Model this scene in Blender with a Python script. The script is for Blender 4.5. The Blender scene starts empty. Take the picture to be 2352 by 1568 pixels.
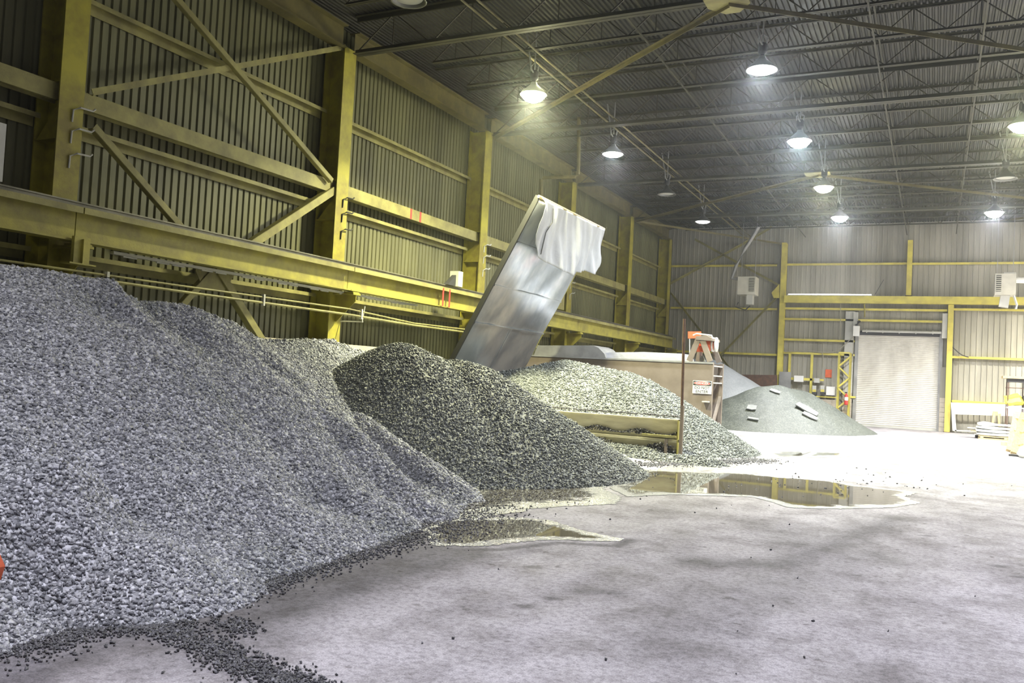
import bpy, math, random
import numpy as np
from mathutils import Vector, Matrix
random.seed(7); rng = np.random.default_rng(7)
S = bpy.context.scene
COL = S.collection

# ---------------------------------------------------------------- camera
YAW, PIT, ROL, FPX, HC = .4612, .0367, .0528, 1959.4, 1.45
_f = np.array([-math.sin(YAW)*math.cos(PIT), math.cos(YAW)*math.cos(PIT), math.sin(PIT)])
_r = np.array([math.cos(YAW), math.sin(YAW), 0.]); _u = np.cross(_r, _f)
_r, _u = _r*math.cos(ROL)+_u*math.sin(ROL), -_r*math.sin(ROL)+_u*math.cos(ROL)
CAM = np.array([0., 0., HC])
cd = bpy.data.cameras.new('camera'); cam = bpy.data.objects.new('camera', cd); COL.objects.link(cam)
cd.sensor_width = 36.; cd.lens = FPX/2352*36.; cd.clip_start = .05; cd.clip_end = 200
cam.matrix_world = Matrix(((_r[0], _u[0], -_f[0], 0), (_r[1], _u[1], -_f[1], 0), (_r[2], _u[2], -_f[2], HC), (0, 0, 0, 1)))
S.camera = cam
# ---------------------------------------------------------------- world, exposure
w = bpy.data.worlds.new('world'); S.world = w; w.use_nodes = True
w.node_tree.nodes['Background'].inputs[0].default_value = (.35, .4, .5, 1)
w.node_tree.nodes['Background'].inputs[1].default_value = .02
S.view_settings.view_transform = 'Standard'; S.view_settings.look = 'None'
S.view_settings.gamma = 1; S.view_settings.use_curve_mapping = False
S.view_settings.exposure = 0.0

def at(px, py, **k):
    d = _f+_r*(px-1176)/FPX-_u*(py-784)/FPX
    (a, v), = k.items()
    if a == 'd': return CAM+d*v
    i = 'XYZ'.index(a); return CAM+d*((v-CAM[i])/d[i])
def proj(P):
    d = P-CAM; wz = d@_f; wz = np.where(abs(wz) < 1e-3, 1e-3, wz)
    return 1176+FPX*(d@_r)/wz, 784-FPX*(d@_u)/wz, wz

# ---------------------------------------------------------------- materials
def mat(name, base, rough=.6, metal=0., var=.0, scale=3., col2=None, bump=0., bscale=40., emit=None, estr=0., stretch=None, coat=0., thr=(.35, .65)):
    m = bpy.data.materials.new(name); m.use_nodes = True; nt = m.node_tree; N = nt.nodes; L = nt.links
    b = N['Principled BSDF']
    b.inputs['Base Color'].default_value = (*base, 1); b.inputs['Roughness'].default_value = rough
    b.inputs['Metallic'].default_value = metal; b.inputs['Coat Weight'].default_value = coat
    tc = N.new('ShaderNodeTexCoord'); mp = N.new('ShaderNodeMapping'); L.new(tc.outputs['Object'], mp.inputs[0])
    if stretch: mp.inputs['Scale'].default_value = stretch
    if col2 or var:
        n = N.new('ShaderNodeTexNoise'); n.inputs['Scale'].default_value = scale; n.inputs['Detail'].default_value = 6; n.inputs['Roughness'].default_value = .65
        L.new(mp.outputs[0], n.inputs['Vector'])
        cr = N.new('ShaderNodeValToRGB'); L.new(n.outputs[0], cr.inputs[0])
        cr.color_ramp.elements[0].position, cr.color_ramp.elements[1].position = thr
        c2 = col2 or tuple(c*(1-var) for c in base)
        cr.color_ramp.elements[0].color = (*c2, 1); cr.color_ramp.elements[1].color = (*base, 1)
        L.new(cr.outputs[0], b.inputs['Base Color'])
    if bump:
        n2 = N.new('ShaderNodeTexNoise'); n2.inputs['Scale'].default_value = bscale; n2.inputs['Detail'].default_value = 4
        L.new(mp.outputs[0], n2.inputs['Vector'])
        bp = N.new('ShaderNodeBump'); bp.inputs['Strength'].default_value = bump; bp.inputs['Distance'].default_value = .02
        L.new(n2.outputs[0], bp.inputs['Height']); L.new(bp.outputs[0], b.inputs['Normal'])
    if emit:
        b.inputs['Emission Color'].default_value = (*emit, 1); b.inputs['Emission Strength'].default_value = estr
    return m
M = dict(
    bright=mat('clean_lit_yellow_paint', (.74, .66, .12), .5, col2=(.5, .43, .10), scale=2.),  # cleaner back wall paint, also lightened to stand for stronger light there
    yellow=mat('yellow_paint', (.42, .38, .07), .5, col2=(.24, .21, .06), scale=2.2, bump=.1),
    column=mat('column_paint', (.44, .40, .045), .5, col2=(.22, .18, .04), scale=1.6, bump=.1),
    beam=mat('beam_paint', (.36, .33, .12), .55, col2=(.19, .17, .07), scale=2., bump=.15),
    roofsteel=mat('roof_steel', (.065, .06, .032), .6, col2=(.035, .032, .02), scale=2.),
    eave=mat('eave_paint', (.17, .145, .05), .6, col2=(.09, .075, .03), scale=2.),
    wall=mat('left_wall_panel', (.21, .205, .11), .5, col2=(.11, .108, .058), scale=1.2, stretch=(1, 1, .15), bump=.05),
    wallb=mat('back_wall_panel', (.42, .405, .35), .6, col2=(.25, .24, .20), scale=1.3, stretch=(1, 1, .12), bump=.05),
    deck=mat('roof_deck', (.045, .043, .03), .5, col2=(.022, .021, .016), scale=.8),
    rail=mat('rail_steel', (.25, .24, .2), .5, .6, var=.4), dust=mat('dust', (.28, .27, .26), .9, var=.4, scale=9, bump=.4),
    brown=mat('brown_steel', (.25, .205, .17), .6, .2, col2=(.17, .135, .11), scale=1.5), rust=mat('rusty_steel', (.16, .09, .06), .7, .3, col2=(.08, .05, .04), scale=8),
    galv=mat('galvanised_sheet', (.78, .8, .82), .24, .88, col2=(.5, .54, .6), scale=1.1, stretch=(1.6, 1.6, .6), thr=(.4, .6)),
    grey=mat('grey_steel', (.38, .38, .38), .5, .4, var=.35, scale=2), lightgrey=mat('light_grey_paint', (.55, .55, .52), .5, var=.15),
    dark=mat('dark_metal', (.04, .04, .045), .6), black=mat('black', (.02, .02, .02), .6),
    white=mat('white_paint', (.85, .85, .83), .5, var=.08), cream=mat('heater_paint', (.62, .6, .52), .5, var=.15, scale=4),
    orange=mat('orange_paint', (.75, .14, .05), .45, var=.25, scale=5), red=mat('red_paint', (.7, .06, .05), .45, var=.2),
    wood=mat('timber', (.62, .5, .26), .75, col2=(.42, .32, .16), scale=4, stretch=(6, 6, 1)), bag=mat('white_bag', (.8, .82, .78), .55, var=.12, scale=6, bump=.4, bscale=12),
    plastic=mat('white_plastic_sheet', (.52, .53, .58), .4, var=.06, scale=5, bump=.5, bscale=9),
    block=mat('concrete_block', (.55, .5, .42), .85, col2=(.42, .37, .3), scale=3, bump=.2),
    door=mat('roller_door', (.78, .76, .71), .45, .25, col2=(.6, .58, .53), scale=1.4, stretch=(1, 1, .4)),
    yellowbag=mat('yellow_plastic', (.8, .75, .1), .5, var=.2), slab=mat('slab', (.19, .20, .20), .85, var=.25, scale=5),
    dusty=mat('dusty_beam', (.66, .62, .44), .8, col2=(.46, .42, .28), scale=3, stretch=(.6, 1, 3)), shade=mat('shade_aluminium', (.16, .16, .15), .4, .6), blue=mat('blue', (.15, .25, .5), .5), offlens=mat('unlit_lens', (.5, .5, .45), .4),
    cable=mat('cable', (.35, .33, .26), .6), ink=mat('sign_ink', (.03, .03, .03), .6), lav=mat('screen_grey', (.5, .5, .5), .5),
)

# ---------------------------------------------------------------- mesh builder
class MB:
    def __init__(s): s.v = []; s.f = []
    def add(s, vs, fs):
        o = len(s.v); s.v += [tuple(map(float, p)) for p in vs]; s.f += [tuple(i+o for i in q) for q in fs]; return s
    def frame(s, c, ax, ay, az, sx, sy, sz):
        c, ax, ay, az = map(np.asarray, (c, ax, ay, az)); vs = []
        for k in (-.5, .5):
            for j in (-.5, .5):
                for i in (-.5, .5): vs.append(c+ax*sx*i+ay*sy*j+az*sz*k)
        return s.add(vs, [(0, 2, 3, 1), (4, 5, 7, 6), (0, 1, 5, 4), (2, 6, 7, 3), (0, 4, 6, 2), (1, 3, 7, 5)])
    def box(s, x0, x1, y0, y1, z0, z1):
        return s.frame(((x0+x1)/2, (y0+y1)/2, (z0+z1)/2), (1, 0, 0), (0, 1, 0), (0, 0, 1), abs(x1-x0), abs(y1-y0), abs(z1-z0))
    def _ax(s, p, q, up):
        p, q = np.array(p, float), np.array(q, float); d = q-p; l = np.linalg.norm(d); d = d/l
        up = np.array(up, float)
        if abs(d@up) > .99: up = np.array((1., 0, 0))
        a = np.cross(up, d); a /= np.linalg.norm(a); b = np.cross(d, a)
        return (p+q)/2, d, a, b, l
    def bar(s, p, q, w, h, up=(0, 0, 1)):
        c, d, a, b, l = s._ax(p, q, up); return s.frame(c, a, d, b, w, l, h)
    def ibeam(s, p, q, depth, fw, tf=.02, tw=.015, up=(0, 0, 1)):
        c, d, a, b, l = s._ax(p, q, up)
        s.frame(c+b*(depth/2-tf/2), a, d, b, fw, l, tf); s.frame(c-b*(depth/2-tf/2), a, d, b, fw, l, tf)
        return s.frame(c, a, d, b, tw, l, depth-2*tf)
    def angle(s, p, q, w, t=.012, up=(0, 0, 1)):
        c, d, a, b, l = s._ax(p, q, up)
        s.frame(c+b*(w/2), a, d, b, w, l, t); return s.frame(c-a*(w/2), a, d, b, t, l, w)
    def tube(s, pts, r, n=8, cap=True):
        P = [np.array(p, float) for p in pts]; o = len(s.v); m = len(P)
        rr = r if isinstance(r, (list, tuple)) else [r]*m
        for i, p in enumerate(P):
            d = P[min(i+1, m-1)]-P[max(i-1, 0)]; d = d/(np.linalg.norm(d)+1e-9)
            up = np.array((0, 0, 1.)) if abs(d[2]) < .9 else np.array((1., 0, 0))
            a = np.cross(up, d); a /= np.linalg.norm(a); b = np.cross(d, a)
            for k in range(n):
                t = 2*math.pi*k/n; s.v.append(tuple(p+rr[i]*(a*math.cos(t)+b*math.sin(t))))
        for i in range(m-1):
            for k in range(n):
                s.f.append((o+i*n+k, o+i*n+(k+1) % n, o+(i+1)*n+(k+1) % n, o+(i+1)*n+k))
        if cap: s.f.append(tuple(o+k for k in range(n))[::-1]); s.f.append(tuple(o+(m-1)*n+k for k in range(n)))
        return s
    def lathe(s, prof, c=(0, 0, 0), n=24):
        o = len(s.v)
        for r, z in prof:
            for k in range(n):
                t = 2*math.pi*k/n; s.v.append((c[0]+r*math.cos(t), c[1]+r*math.sin(t), c[2]+z))
        for i in range(len(prof)-1):
            for k in range(n):
                s.f.append((o+i*n+k, o+i*n+(k+1) % n, o+(i+1)*n+(k+1) % n, o+(i+1)*n+k))
        return s
    def prism(s, pts, vec):
        P = [np.array(p, float) for p in pts]; v = np.array(vec, float); n = len(P)
        return s.add(P+[p+v for p in P], [tuple(range(n))[::-1], tuple(range(n, 2*n))]+[(i, (i+1) % n, (i+1) % n+n, i+n) for i in range(n)])
    def build(s, name, m, parent=None, smooth=False, loc=None):
        me = bpy.data.meshes.new(name)
        v = s.v
        if parent is not None and any(parent.location):
            L = parent.location; v = [(a-L[0], b-L[1], c-L[2]) for a, b, c in v]
        me.from_pydata(v, [], s.f); me.update()
        bm_fix(me)
        me.materials.append(M[m] if isinstance(m, str) else m)
        if smooth:
            me.polygons.foreach_set('use_smooth', [True]*len(me.polygons))
        o = bpy.data.objects.new(name, me); COL.objects.link(o)
        if parent is not None: o.parent = parent
        return o
import bmesh
def bm_fix(me):
    b = bmesh.new(); b.from_mesh(me); bmesh.ops.recalc_face_normals(b, faces=b.faces); b.to_mesh(me); b.free()
def tag(o, label=None, cat=None, group=None, kind=None):
    if label: o['label'] = label
    if cat: o['category'] = cat
    if group: o['group'] = group
    if kind: o['kind'] = kind
    return o
def thing(name, label, cat, loc=(0, 0, 0), group=None, rz=0):
    o = bpy.data.objects.new(name, None); COL.objects.link(o); o.location = loc; o.rotation_euler = (0, 0, rz)
    o.empty_display_size = .2
    return tag(o, label, cat, group)
def dup(o, loc=None, label=None):
    r = o.copy(); COL.objects.link(r)
    if loc is not None: r.location = loc
    if label: r['label'] = label
    for c in list(o.children):
        k = c.copy(); COL.objects.link(k); k.parent = r
        for g in list(c.children):
            h = g.copy(); COL.objects.link(h); h.parent = k
    return r

# ---------------------------------------------------------------- dimensions
XW, XF = -11.5, -10.93            # left wall sheet, front face of columns
YB = 38.76                        # back wall sheet
XR, YF = 9.5, -7.0                # right wall, front wall (both outside the frame)
ZD = 8.56                         # underside of roof deck
CY = [1.86, 7.96, 14.06, 20.16, 26.26, 32.36, 37.9]

# ---------------------------------------------------------------- lamps
LX = [-7.6, -3.0, 1.5, 6.1]; LY = [-3.2, 1.5, 6.3, 11.0, 15.68, 20.55, 25.5, 30.1, 34.8]
YG = (1., .97, .56); WH = (.96, .97, 1.); BL = (.84, .95, 1.); WM = (1., .96, .80); LV = (.90, .90, 1.)
LIT = {(0, 4): (YG, 1350), (0, 5): (WH, 310), (0, 7): (WH, 50), (1, 4): (WH, 330), (1, 5): (BL, 640), (1, 6): (YG, 400), (1, 7): (WH, 1350),
       (2, 5): (YG, 560), (2, 7): (WH, 1050), (1, 1): (LV, 240), (2, 2): (LV, 200),
       (2, 3): (LV, 110), (3, 4): (WH, 330), (3, 6): (WM, 650), (3, 7): (WM, 1000), (3, 8): (WM, 1900), (0, 1): (WM, 90), (3, 2): (LV, 120)}
LAMPLBL = {(0, 3): 'unlit high bay lamp nearest the camera, cut by the top edge of the photo', (0, 4): 'glaring yellow green high bay lamp, lowest and nearest the left wall columns',
    (0, 5): 'white high bay lamp behind the glaring yellow green one, above the raised chute', (0, 6): 'unlit high bay lamp, pale disc to the right above the raised chute',
    (0, 7): 'small faint violet white high bay lamp, farthest of the lamps near the left wall', (1, 4): 'large white high bay lamp, topmost and nearest lit one of the middle row',
    (1, 5): 'blue white dazzling high bay lamp, second of the middle row under the big truss', (1, 6): 'yellowish high bay lamp, third of the middle row just under a truss gusset',
    (1, 7): 'white high bay lamp with wide rim, farthest of the middle row', (2, 5): 'yellow green high bay lamp cut by the right edge of the photo',
    (2, 6): 'unlit high bay lamp at the right, above the far right lit lamp', (2, 7): 'violet white high bay lamp at the right above the roller door wall'}
def lamp(i, j):
    x, y = LX[i], LY[j]; lit = LIT.get((i, j), (WH, 0))
    t = thing('high_bay_lamp', LAMPLBL.get((i, j), 'high bay lamp hanging under the roof outside the photo frame'), 'lamp', (x, y, 7.2),
              'high bay lamps hanging in rows under the roof')
    z = 7.2
    MB().lathe([(.02, .26), (.06, .26), (.07, .22), (.13, .16), (.22, .08), (.285, .012), (.29, 0), (.27, 0), (.25, .03), (.15, .12), (.06, .18)], (x, y, z)).build('reflector', 'shade', t, True)
    MB().lathe([(.001, .5), (.07, .5), (.085, .47), (.085, .34), (.06, .31), (.04, .29), (.04, .25), (.001, .25)], (x, y, z), 16).build('ballast_housing', 'dark', t)
    m = MB(); m.tube([(x, y, z+.5), (x, y, 8.585)], .015, 6); m.tube([(x-.07, y, z+.49), (x-.09, y, z+.6), (x, y, z+.68), (x+.09, y, z+.6), (x+.07, y, z+.49)], .014, 6).tube([(x+.05, y, z+.36), (x-.02, y-.12, z+.5), (x-.18, y-.1, 8.5)], .018, 6)
    m.build('hanger', 'grey', t)
    if lit[1]:
        c, p = lit; sc = p/400.
        lm = mat('lamp_glow', (.9, .9, .9), .5, emit=c, estr=40+120*min(sc, 1.6) if p > 100 else 9)
        MB().lathe(([(.001, -.15), (.10, -.14), (.18, -.10), (.235, -.04), (.25, .0), (.001, .001)] if p > 500 or c == YG else [(.001, -.055), (.12, -.048), (.2, -.03), (.25, .0), (.001, .001)]), (x, y, z), 24).build('lens', lm, t, True)
        ld = bpy.data.lights.new('lamp_light', 'AREA'); ld.shape = 'DISK'; ld.size = .5; ld.energy = p*.95; ld.spread = math.radians(128 if c == LV else 140); ld.color = c
        lo = bpy.data.objects.new('lamp_light', ld); COL.objects.link(lo); lo.parent = t; lo.location = (0, 0, -.165)
        pd = bpy.data.lights.new('lamp_spill', 'POINT'); pd.energy = p*.02; pd.color = c; pd.shadow_soft_size = .12
        po = bpy.data.objects.new('lamp_spill', pd); COL.objects.link(po); po.parent = t; po.location = (.0, .22, .36)
    else:
        MB().lathe([(.001, .06), (.12, .05), (.22, .04), (.235, .06), (.001, .07)], (x, y, z), 20).build('lens', 'offlens', t, True)
for i in range(4):
    for j in range(len(LY)):
        if (i, j) in LIT and LIT[(i, j)][1] or (i, j) in LAMPLBL: lamp(i, j)

# ---------------------------------------------------------------- floor
def floor_mat():
    m = bpy.data.materials.new('concrete_floor'); m.use_nodes = True; nt = m.node_tree; N = nt.nodes; L = nt.links; b = N['Principled BSDF']
    g = N.new('ShaderNodeNewGeometry')
    def noise(sc, det=6, st=(1, 1, 1), ro=.6, rot=0):
        mp = N.new('ShaderNodeMapping'); mp.inputs['Scale'].default_value = st; mp.inputs['Rotation'].default_value = (0, 0, rot); L.new(g.outputs['Position'], mp.inputs[0])
        n = N.new('ShaderNodeTexNoise'); n.inputs['Scale'].default_value = sc; n.inputs['Detail'].default_value = det; n.inputs['Roughness'].default_value = ro; L.new(mp.outputs[0], n.inputs['Vector']); return n.outputs[0]
    def ramp(src, a, ca, bb, cb):
        r = N.new('ShaderNodeValToRGB'); L.new(src, r.inputs[0]); r.color_ramp.elements[0].position = a; r.color_ramp.elements[1].position = bb
        r.color_ramp.elements[0].color = (*ca, 1); r.color_ramp.elements[1].color = (*cb, 1); return r.outputs[0]
    def mul(a, bsock, f=1.):
        x = N.new('ShaderNodeMix'); x.data_type = 'RGBA'; x.blend_type = 'MULTIPLY'; x.inputs[0].default_value = f; L.new(a, x.inputs[6]); L.new(bsock, x.inputs[7]); return x.outputs[2]
    c = ramp(noise(.55, 8, (1, .45, 1), .62, .15), .3, (.29, .275, .29), .62, (.48, .46, .505))
    c = mul(c, ramp(noise(2.2, 9, (1, .8, 1), .72), .36, (.6, .59, .58), .56, (1, 1, 1)))
    c = mul(c, ramp(noise(24, 6, (1, 1, 1), .75), .38, (.62, .62, .62), .55, (1, 1, 1))); c = mul(c, ramp(noise(110, 3), .4, (.8, .8, .8), .6, (1.1, 1.1, 1.1)))
    c = mul(c, ramp(noise(7, 3, (1, 1, 1), .5), .66, (1, 1, 1), .72, (.55, .54, .53)))
    darkened = ramp(N_attr(N, 'darkened'), 0.0, (1, 1, 1), 1.0, (.42, .42, .42)); c = mul(c, darkened)  # floor colour darkens where the vertex value rises
    L.new(c, b.inputs['Base Color'])
    rr = ramp(noise(1.4, 6, (1, .5, 1)), .35, (.7, .7, .7), .6, (.95, .95, .95)); L.new(rr, b.inputs['Roughness']); b.inputs['Specular IOR Level'].default_value = .22
    bp = N.new('ShaderNodeBump'); bp.inputs['Strength'].default_value = .35; bp.inputs['Distance'].default_value = .012
    L.new(noise(30, 6), bp.inputs['Height']); L.new(bp.outputs[0], b.inputs['Normal'])
    return m
def N_attr(N, name):
    a = N.new('ShaderNodeAttribute'); a.attribute_name = name; return a.outputs['Fac']
def grid_mesh(name, X, Y, Z):
    ny, nx = X.shape; me = bpy.data.meshes.new(name)
    v = np.stack([X, Y, Z], -1).reshape(-1, 3); i = np.arange(ny*nx).reshape(ny, nx)
    q = np.stack([i[:-1, :-1], i[:-1, 1:], i[1:, 1:], i[1:, :-1]], -1).reshape(-1, 4)
    raw_mesh(me, v, q); return me
def raw_mesh(me, v, q):
    k = q.shape[1]
    me.vertices.add(len(v)); me.vertices.foreach_set('co', v.astype(np.float32).ravel())
    me.loops.add(q.size); me.loops.foreach_set('vertex_index', q.astype(np.int32).ravel())
    me.polygons.add(len(q)); me.polygons.foreach_set('loop_start', np.arange(0, q.size, k, dtype=np.int32)); me.polygons.foreach_set('loop_total', np.full(len(q), k, np.int32))
    me.update(calc_edges=True)
def setattr_f(me, name, vals):
    a = me.attributes.new(name, 'FLOAT', 'POINT'); a.data.foreach_set('value', np.asarray(vals, np.float32).ravel())
def seg_dist(X, Y, P):
    best = np.full(X.shape, 1e9)
    for (a, b) in zip(P[:-1], P[1:]):
        a = np.array(a[:2]); b = np.array(b[:2]); d = b-a; L2 = d@d+1e-9
        t = np.clip(((X-a[0])*d[0]+(Y-a[1])*d[1])/L2, 0, 1); best = np.minimum(best, np.hypot(X-a[0]-t*d[0], Y-a[1]-t*d[1]))
    return best
# darker marks in the floor colour (along the foot of the gravel, tyre tracks, crack lines)
xs = np.concatenate([np.arange(-11.5, -6, .5), np.arange(-6, 4, .04), np.arange(4, 9.6, .5)]); ys = np.concatenate([np.arange(-7, 1.5, .5), np.arange(1.5, 14, .04), np.arange(14, 20, .1), np.arange(20, 39, .5)])
FX, FY = np.meshgrid(xs, ys)
darkened = np.zeros(FX.shape)
def mark(pts, rad, amt, soft=.5):
    global darkened
    P = [at(a, b, Z=0)[:2] for a, b in pts]; d = seg_dist(FX, FY, P)
    darkened = np.maximum(darkened, amt*np.clip(1-(d-rad)/soft, 0, 1))
mark([(0, 1530), (250, 1440), (520, 1420), (640, 1380), (780, 1330), (1000, 1270)], .22, .95, .3)
mark([(420, 1500), (560, 1440), (700, 1350)], .2, .6, .3)
mark([(950, 1225), (1090, 1170)], .3, .7, .3); mark([(760, 1345), (900, 1310), (1010, 1285), (1070, 1275)], .1, .9, .22); mark([(480, 1470), (620, 1400), (760, 1350)], .12, .7, .4); mark([(1330, 1100), (1500, 1110)], .2, .4, .4)
mark([(1000, 1262), (1150, 1262), (1280, 1246), (1420, 1254)], .025, .9, .06); mark([(1418, 1254), (1446, 1240)], .03, 1., .08); mark([(1000, 1310), (1220, 1262)], .02, .4, .1)
mark([(1600, 1290), (1800, 1298), (1960, 1230), (2060, 1190)], .03, .7, .3); mark([(1780, 1205), (1900, 1280)], .1, .45, .5)
mark([(2000, 1270), (2040, 1290)], .05, .45, .25); mark([(1500, 1500), (1700, 1380), (1900, 1290)], .12, .3, .4)
mark([(1330, 1358), (1420, 1362)], .02, .6, .1); mark([(1640, 1445), (1700, 1460)], .02, .55, .12)
for p in [(1262, 1374), (1200, 1392), (1840, 1250), (1220, 1302), (2125, 1230), (2335, 1325), (2290, 1300)]:
    mark([p, (p[0]+12, p[1])], .01, .9, .07)
fm = grid_mesh('floor', FX, FY, np.zeros(FX.shape)); setattr_f(fm, 'darkened', darkened); fm.materials.append(floor_mat())
fo = bpy.data.objects.new('floor', fm); COL.objects.link(fo); tag(fo, kind='structure')

# ---------------------------------------------------------------- sheet walls and roof deck
def ribbed(name, along, a0, a1, pitch, depth, lo, hi, place, m, prof):
    n = int((a1-a0)/pitch)+1; A = []; D = []
    for k in range(n):
        for f_, d_ in prof: A.append(a0+(k+f_)*pitch); D.append(d_*depth)
    vs = [place(a, d, lo) for a, d in zip(A, D)]+[place(a, d, hi) for a, d in zip(A, D)]; c = len(A)
    b = MB(); b.add(vs, [(i, i+1, i+1+c, i+c) for i in range(c-1)]); o = b.build(name, m); tag(o, kind='structure'); return o
ribbed('wall_left', 'y', YF, YB, .15, .03, 0, ZD, lambda a, d, z: (XW+d, a, z), 'wall', [(0, 0), (.66, 0), (.74, -1), (.92, -1)])
ribbed('wall_back', 'x', XW, XR, .2, .022, 0, ZD, lambda a, d, z: (a, YB-d, z), 'wallb', [(0, 0), (.72, 0), (.78, 1), (.94, 1)])
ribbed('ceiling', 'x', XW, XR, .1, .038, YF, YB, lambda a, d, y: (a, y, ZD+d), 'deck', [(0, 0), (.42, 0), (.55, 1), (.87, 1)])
tag(MB().box(XR, XR+.1, YF, YB, 0, ZD).build('wall_right', 'wallb'), kind='structure')
tag(MB().box(XW, XR, YF-.1, YF, 0, ZD).build('wall_front', 'wallb'), kind='structure')

# ---------------------------------------------------------------- left wall columns
names = ['', 'nearest yellow steel column, cut by the top edge of the photo, left of the cross braces', 'dark sided steel column with black hooks, right of the cross braces and second from the left',
         'bright yellow steel column, third from the left, left of the raised chute', 'yellow steel column just behind the draped end of the raised chute',
         'dull yellow steel column right of the raised chute, second last before the back corner', 'dim steel column in the back left corner where the braces start']
for k, y in enumerate(CY):
    if k == 0: continue
    t = thing('steel_column', names[k], 'column', (XF-.25, y-.19, 0), 'steel columns along the left wall')
    m = MB(); yc = y-.19
    m.box(XF-.025, XF, yc-.19, yc+.19, .02, 7.9); m.box(XF-.50, XF-.475, yc-.19, yc+.19, .02, 7.9); m.box(XF-.475, XF-.025, yc-.01, yc+.01, .02, 7.9)
    m.build('shaft', 'column', t)
    MB().box(XF-.55, XF+.06, yc-.25, yc+.25, 0, .03).build('base_plate', 'rust', t)
    g = MB()
    for zz in (5.15, 4.35, 3.0): g.box(XF-.475, XF-.025, yc-.185, yc+.185, zz, zz+.02)
    g.prism([(XF-.03, yc-.17, 4.37), (XF-.45, yc-.17, 4.37), (XF-.03, yc-.17, 4.85)], (0, .015, 0)); g.build('stiffener', 'column', t)
    b = MB(); b.box(XF, XF+.52, yc-.12, yc+.12, 2.84, 2.87); b.prism([(XF, yc-.008, 2.84), (XF+.5, yc-.008, 2.84), (XF+.5, yc-.008, 2.72), (XF+.05, yc-.008, 2.3), (XF, yc-.008, 2.3)], (0, .016, 0))
    b.box(XF+.2, XF+.5, yc-.1, yc+.1, 2.87, 2.9); b.build('girder_bracket', 'column', t)
    if k < 5:
        for zz in (4.85, 4.55, 4.2):
            MB().tube([(XF+.01, yc+.02, zz-.22), (XF+.02, yc+.02, zz-.05), (XF+.06, yc+.1, zz), (XF+.05, yc+.3, zz+.01), (XF+.05, yc+.34, zz+.05)], .014, 6).build('cable_hook', 'black' if k == 2 else 'lightgrey', t)

# horizontal members between columns
spans = list(zip(CY[:-1], CY[1:]))
bay = ['cut by the photo edge', 'in the bay with the crossed braces', 'in the brightest bay', 'behind the raised cover', 'in the dim bay past the raised cover', 'in the bay at the back corner']
for i, (a, b) in enumerate(spans):
    t = tag(MB().ibeam((XF-.24, a+.02, 5.03), (XF-.24, b-.21, 5.03), .22, .24, up=(1, 0, 0)).build('wall_beam', 'beam'), 'heavy yellow horizontal wall beam '+bay[i], 'beam', 'heavy wall beams at mid height')
    m = MB(); m.box(XF-.17, XF-.11, a+.02, b-.40, 4.9, 5.14)
    m.build('face_channel', 'beam', t)
    if i == 2:
        for yy in (16.55, 16.95): MB().box(XF-.109, XF-.105, yy, yy+.07, 4.9, 5.14).build('red_paint_mark', 'red', t)
for z, nm in ((6.62, 'upper'), (4.72, 'middle'), (2.85, 'lower'), (1.1, 'bottom')):
    for i, (a, b) in enumerate(spans):
        m = MB(); m.box(XW+.03, XW+.20, a+.0, b-.38, z-.02, z); m.box(XW+.19, XW+.20, a, b-.38, z-.07, z-.02); m.box(XW+.03, XW+.04, a, b-.38, z-.17, z-.02)
        tag(m.build('wall_girt', 'beam'), 'thin %s girt on the corrugated long wall %s' % (nm, bay[i]), 'girt', 'thin girts on the left wall')

# bracing of the second bay, in the plane of the column fronts
def brace(p, q, label, w_=.09, m='beam', name='diagonal_brace', up=(1, 0, 0), grp=None):
    return tag(MB().angle(p, q, w_, .012, up).build(name, m), label, 'brace', grp)
X0 = XF-.12
Xs = XF-.19
Cc = at(494, 614, X=X0)
brace(at(207, 212, X=X0), at(790, 108, X=X0), 'diagonal brace rising gently to the top of the second column, part of the upper cross', grp='braces of the left wall')
brace(at(385, -25, X=Xs+.15), at(760, 415, X=Xs+.15), 'steep diagonal brace falling to the right, crossing the upper bay of the left wall', grp='braces of the left wall')
brace(at(212, 290, X=X0), Cc, 'diagonal brace falling from the first column to the gusset behind the crane girder', .1, grp='braces of the left wall')
brace(at(764, 437, X=X0), Cc, 'diagonal brace falling leftwards from the second column to the gusset behind the girder', .14, grp='braces of the left wall')
brace(Cc, (X0, CY[2]-.6, .3), 'rusty yellow leg brace going down right behind the gravel from the gusset', .13, grp='braces of the left wall')
brace(Cc, (X0, CY[1]+.2, .3), 'leg brace going down left behind the gravel from the gusset', .1, grp='braces of the left wall')
y0, z0 = Cc[1], Cc[2]
tag(MB().prism([(X0+.02, y0-.45, z0+.12), (X0+.02, y0+.4, z0+.12), (X0+.02, y0+.42, z0-.08), (X0+.02, y0+.2, z0-.4), (X0+.02, y0-.25, z0-.4), (X0+.02, y0-.45, z0-.12)], (.015, 0, 0)).build('gusset_plate', 'beam'), 'gusset plate where the lower braces meet under the crane girder', 'gusset')

# eave beams (deep girders carrying the joists along the left wall)
for i, (a, b) in enumerate(spans):
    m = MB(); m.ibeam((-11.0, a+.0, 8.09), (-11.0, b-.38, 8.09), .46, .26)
    tag(m.build('eave_beam', 'eave'), 'deep brown eave beam under the roof edge '+bay[i], 'beam', 'eave beams above the left wall')

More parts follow.
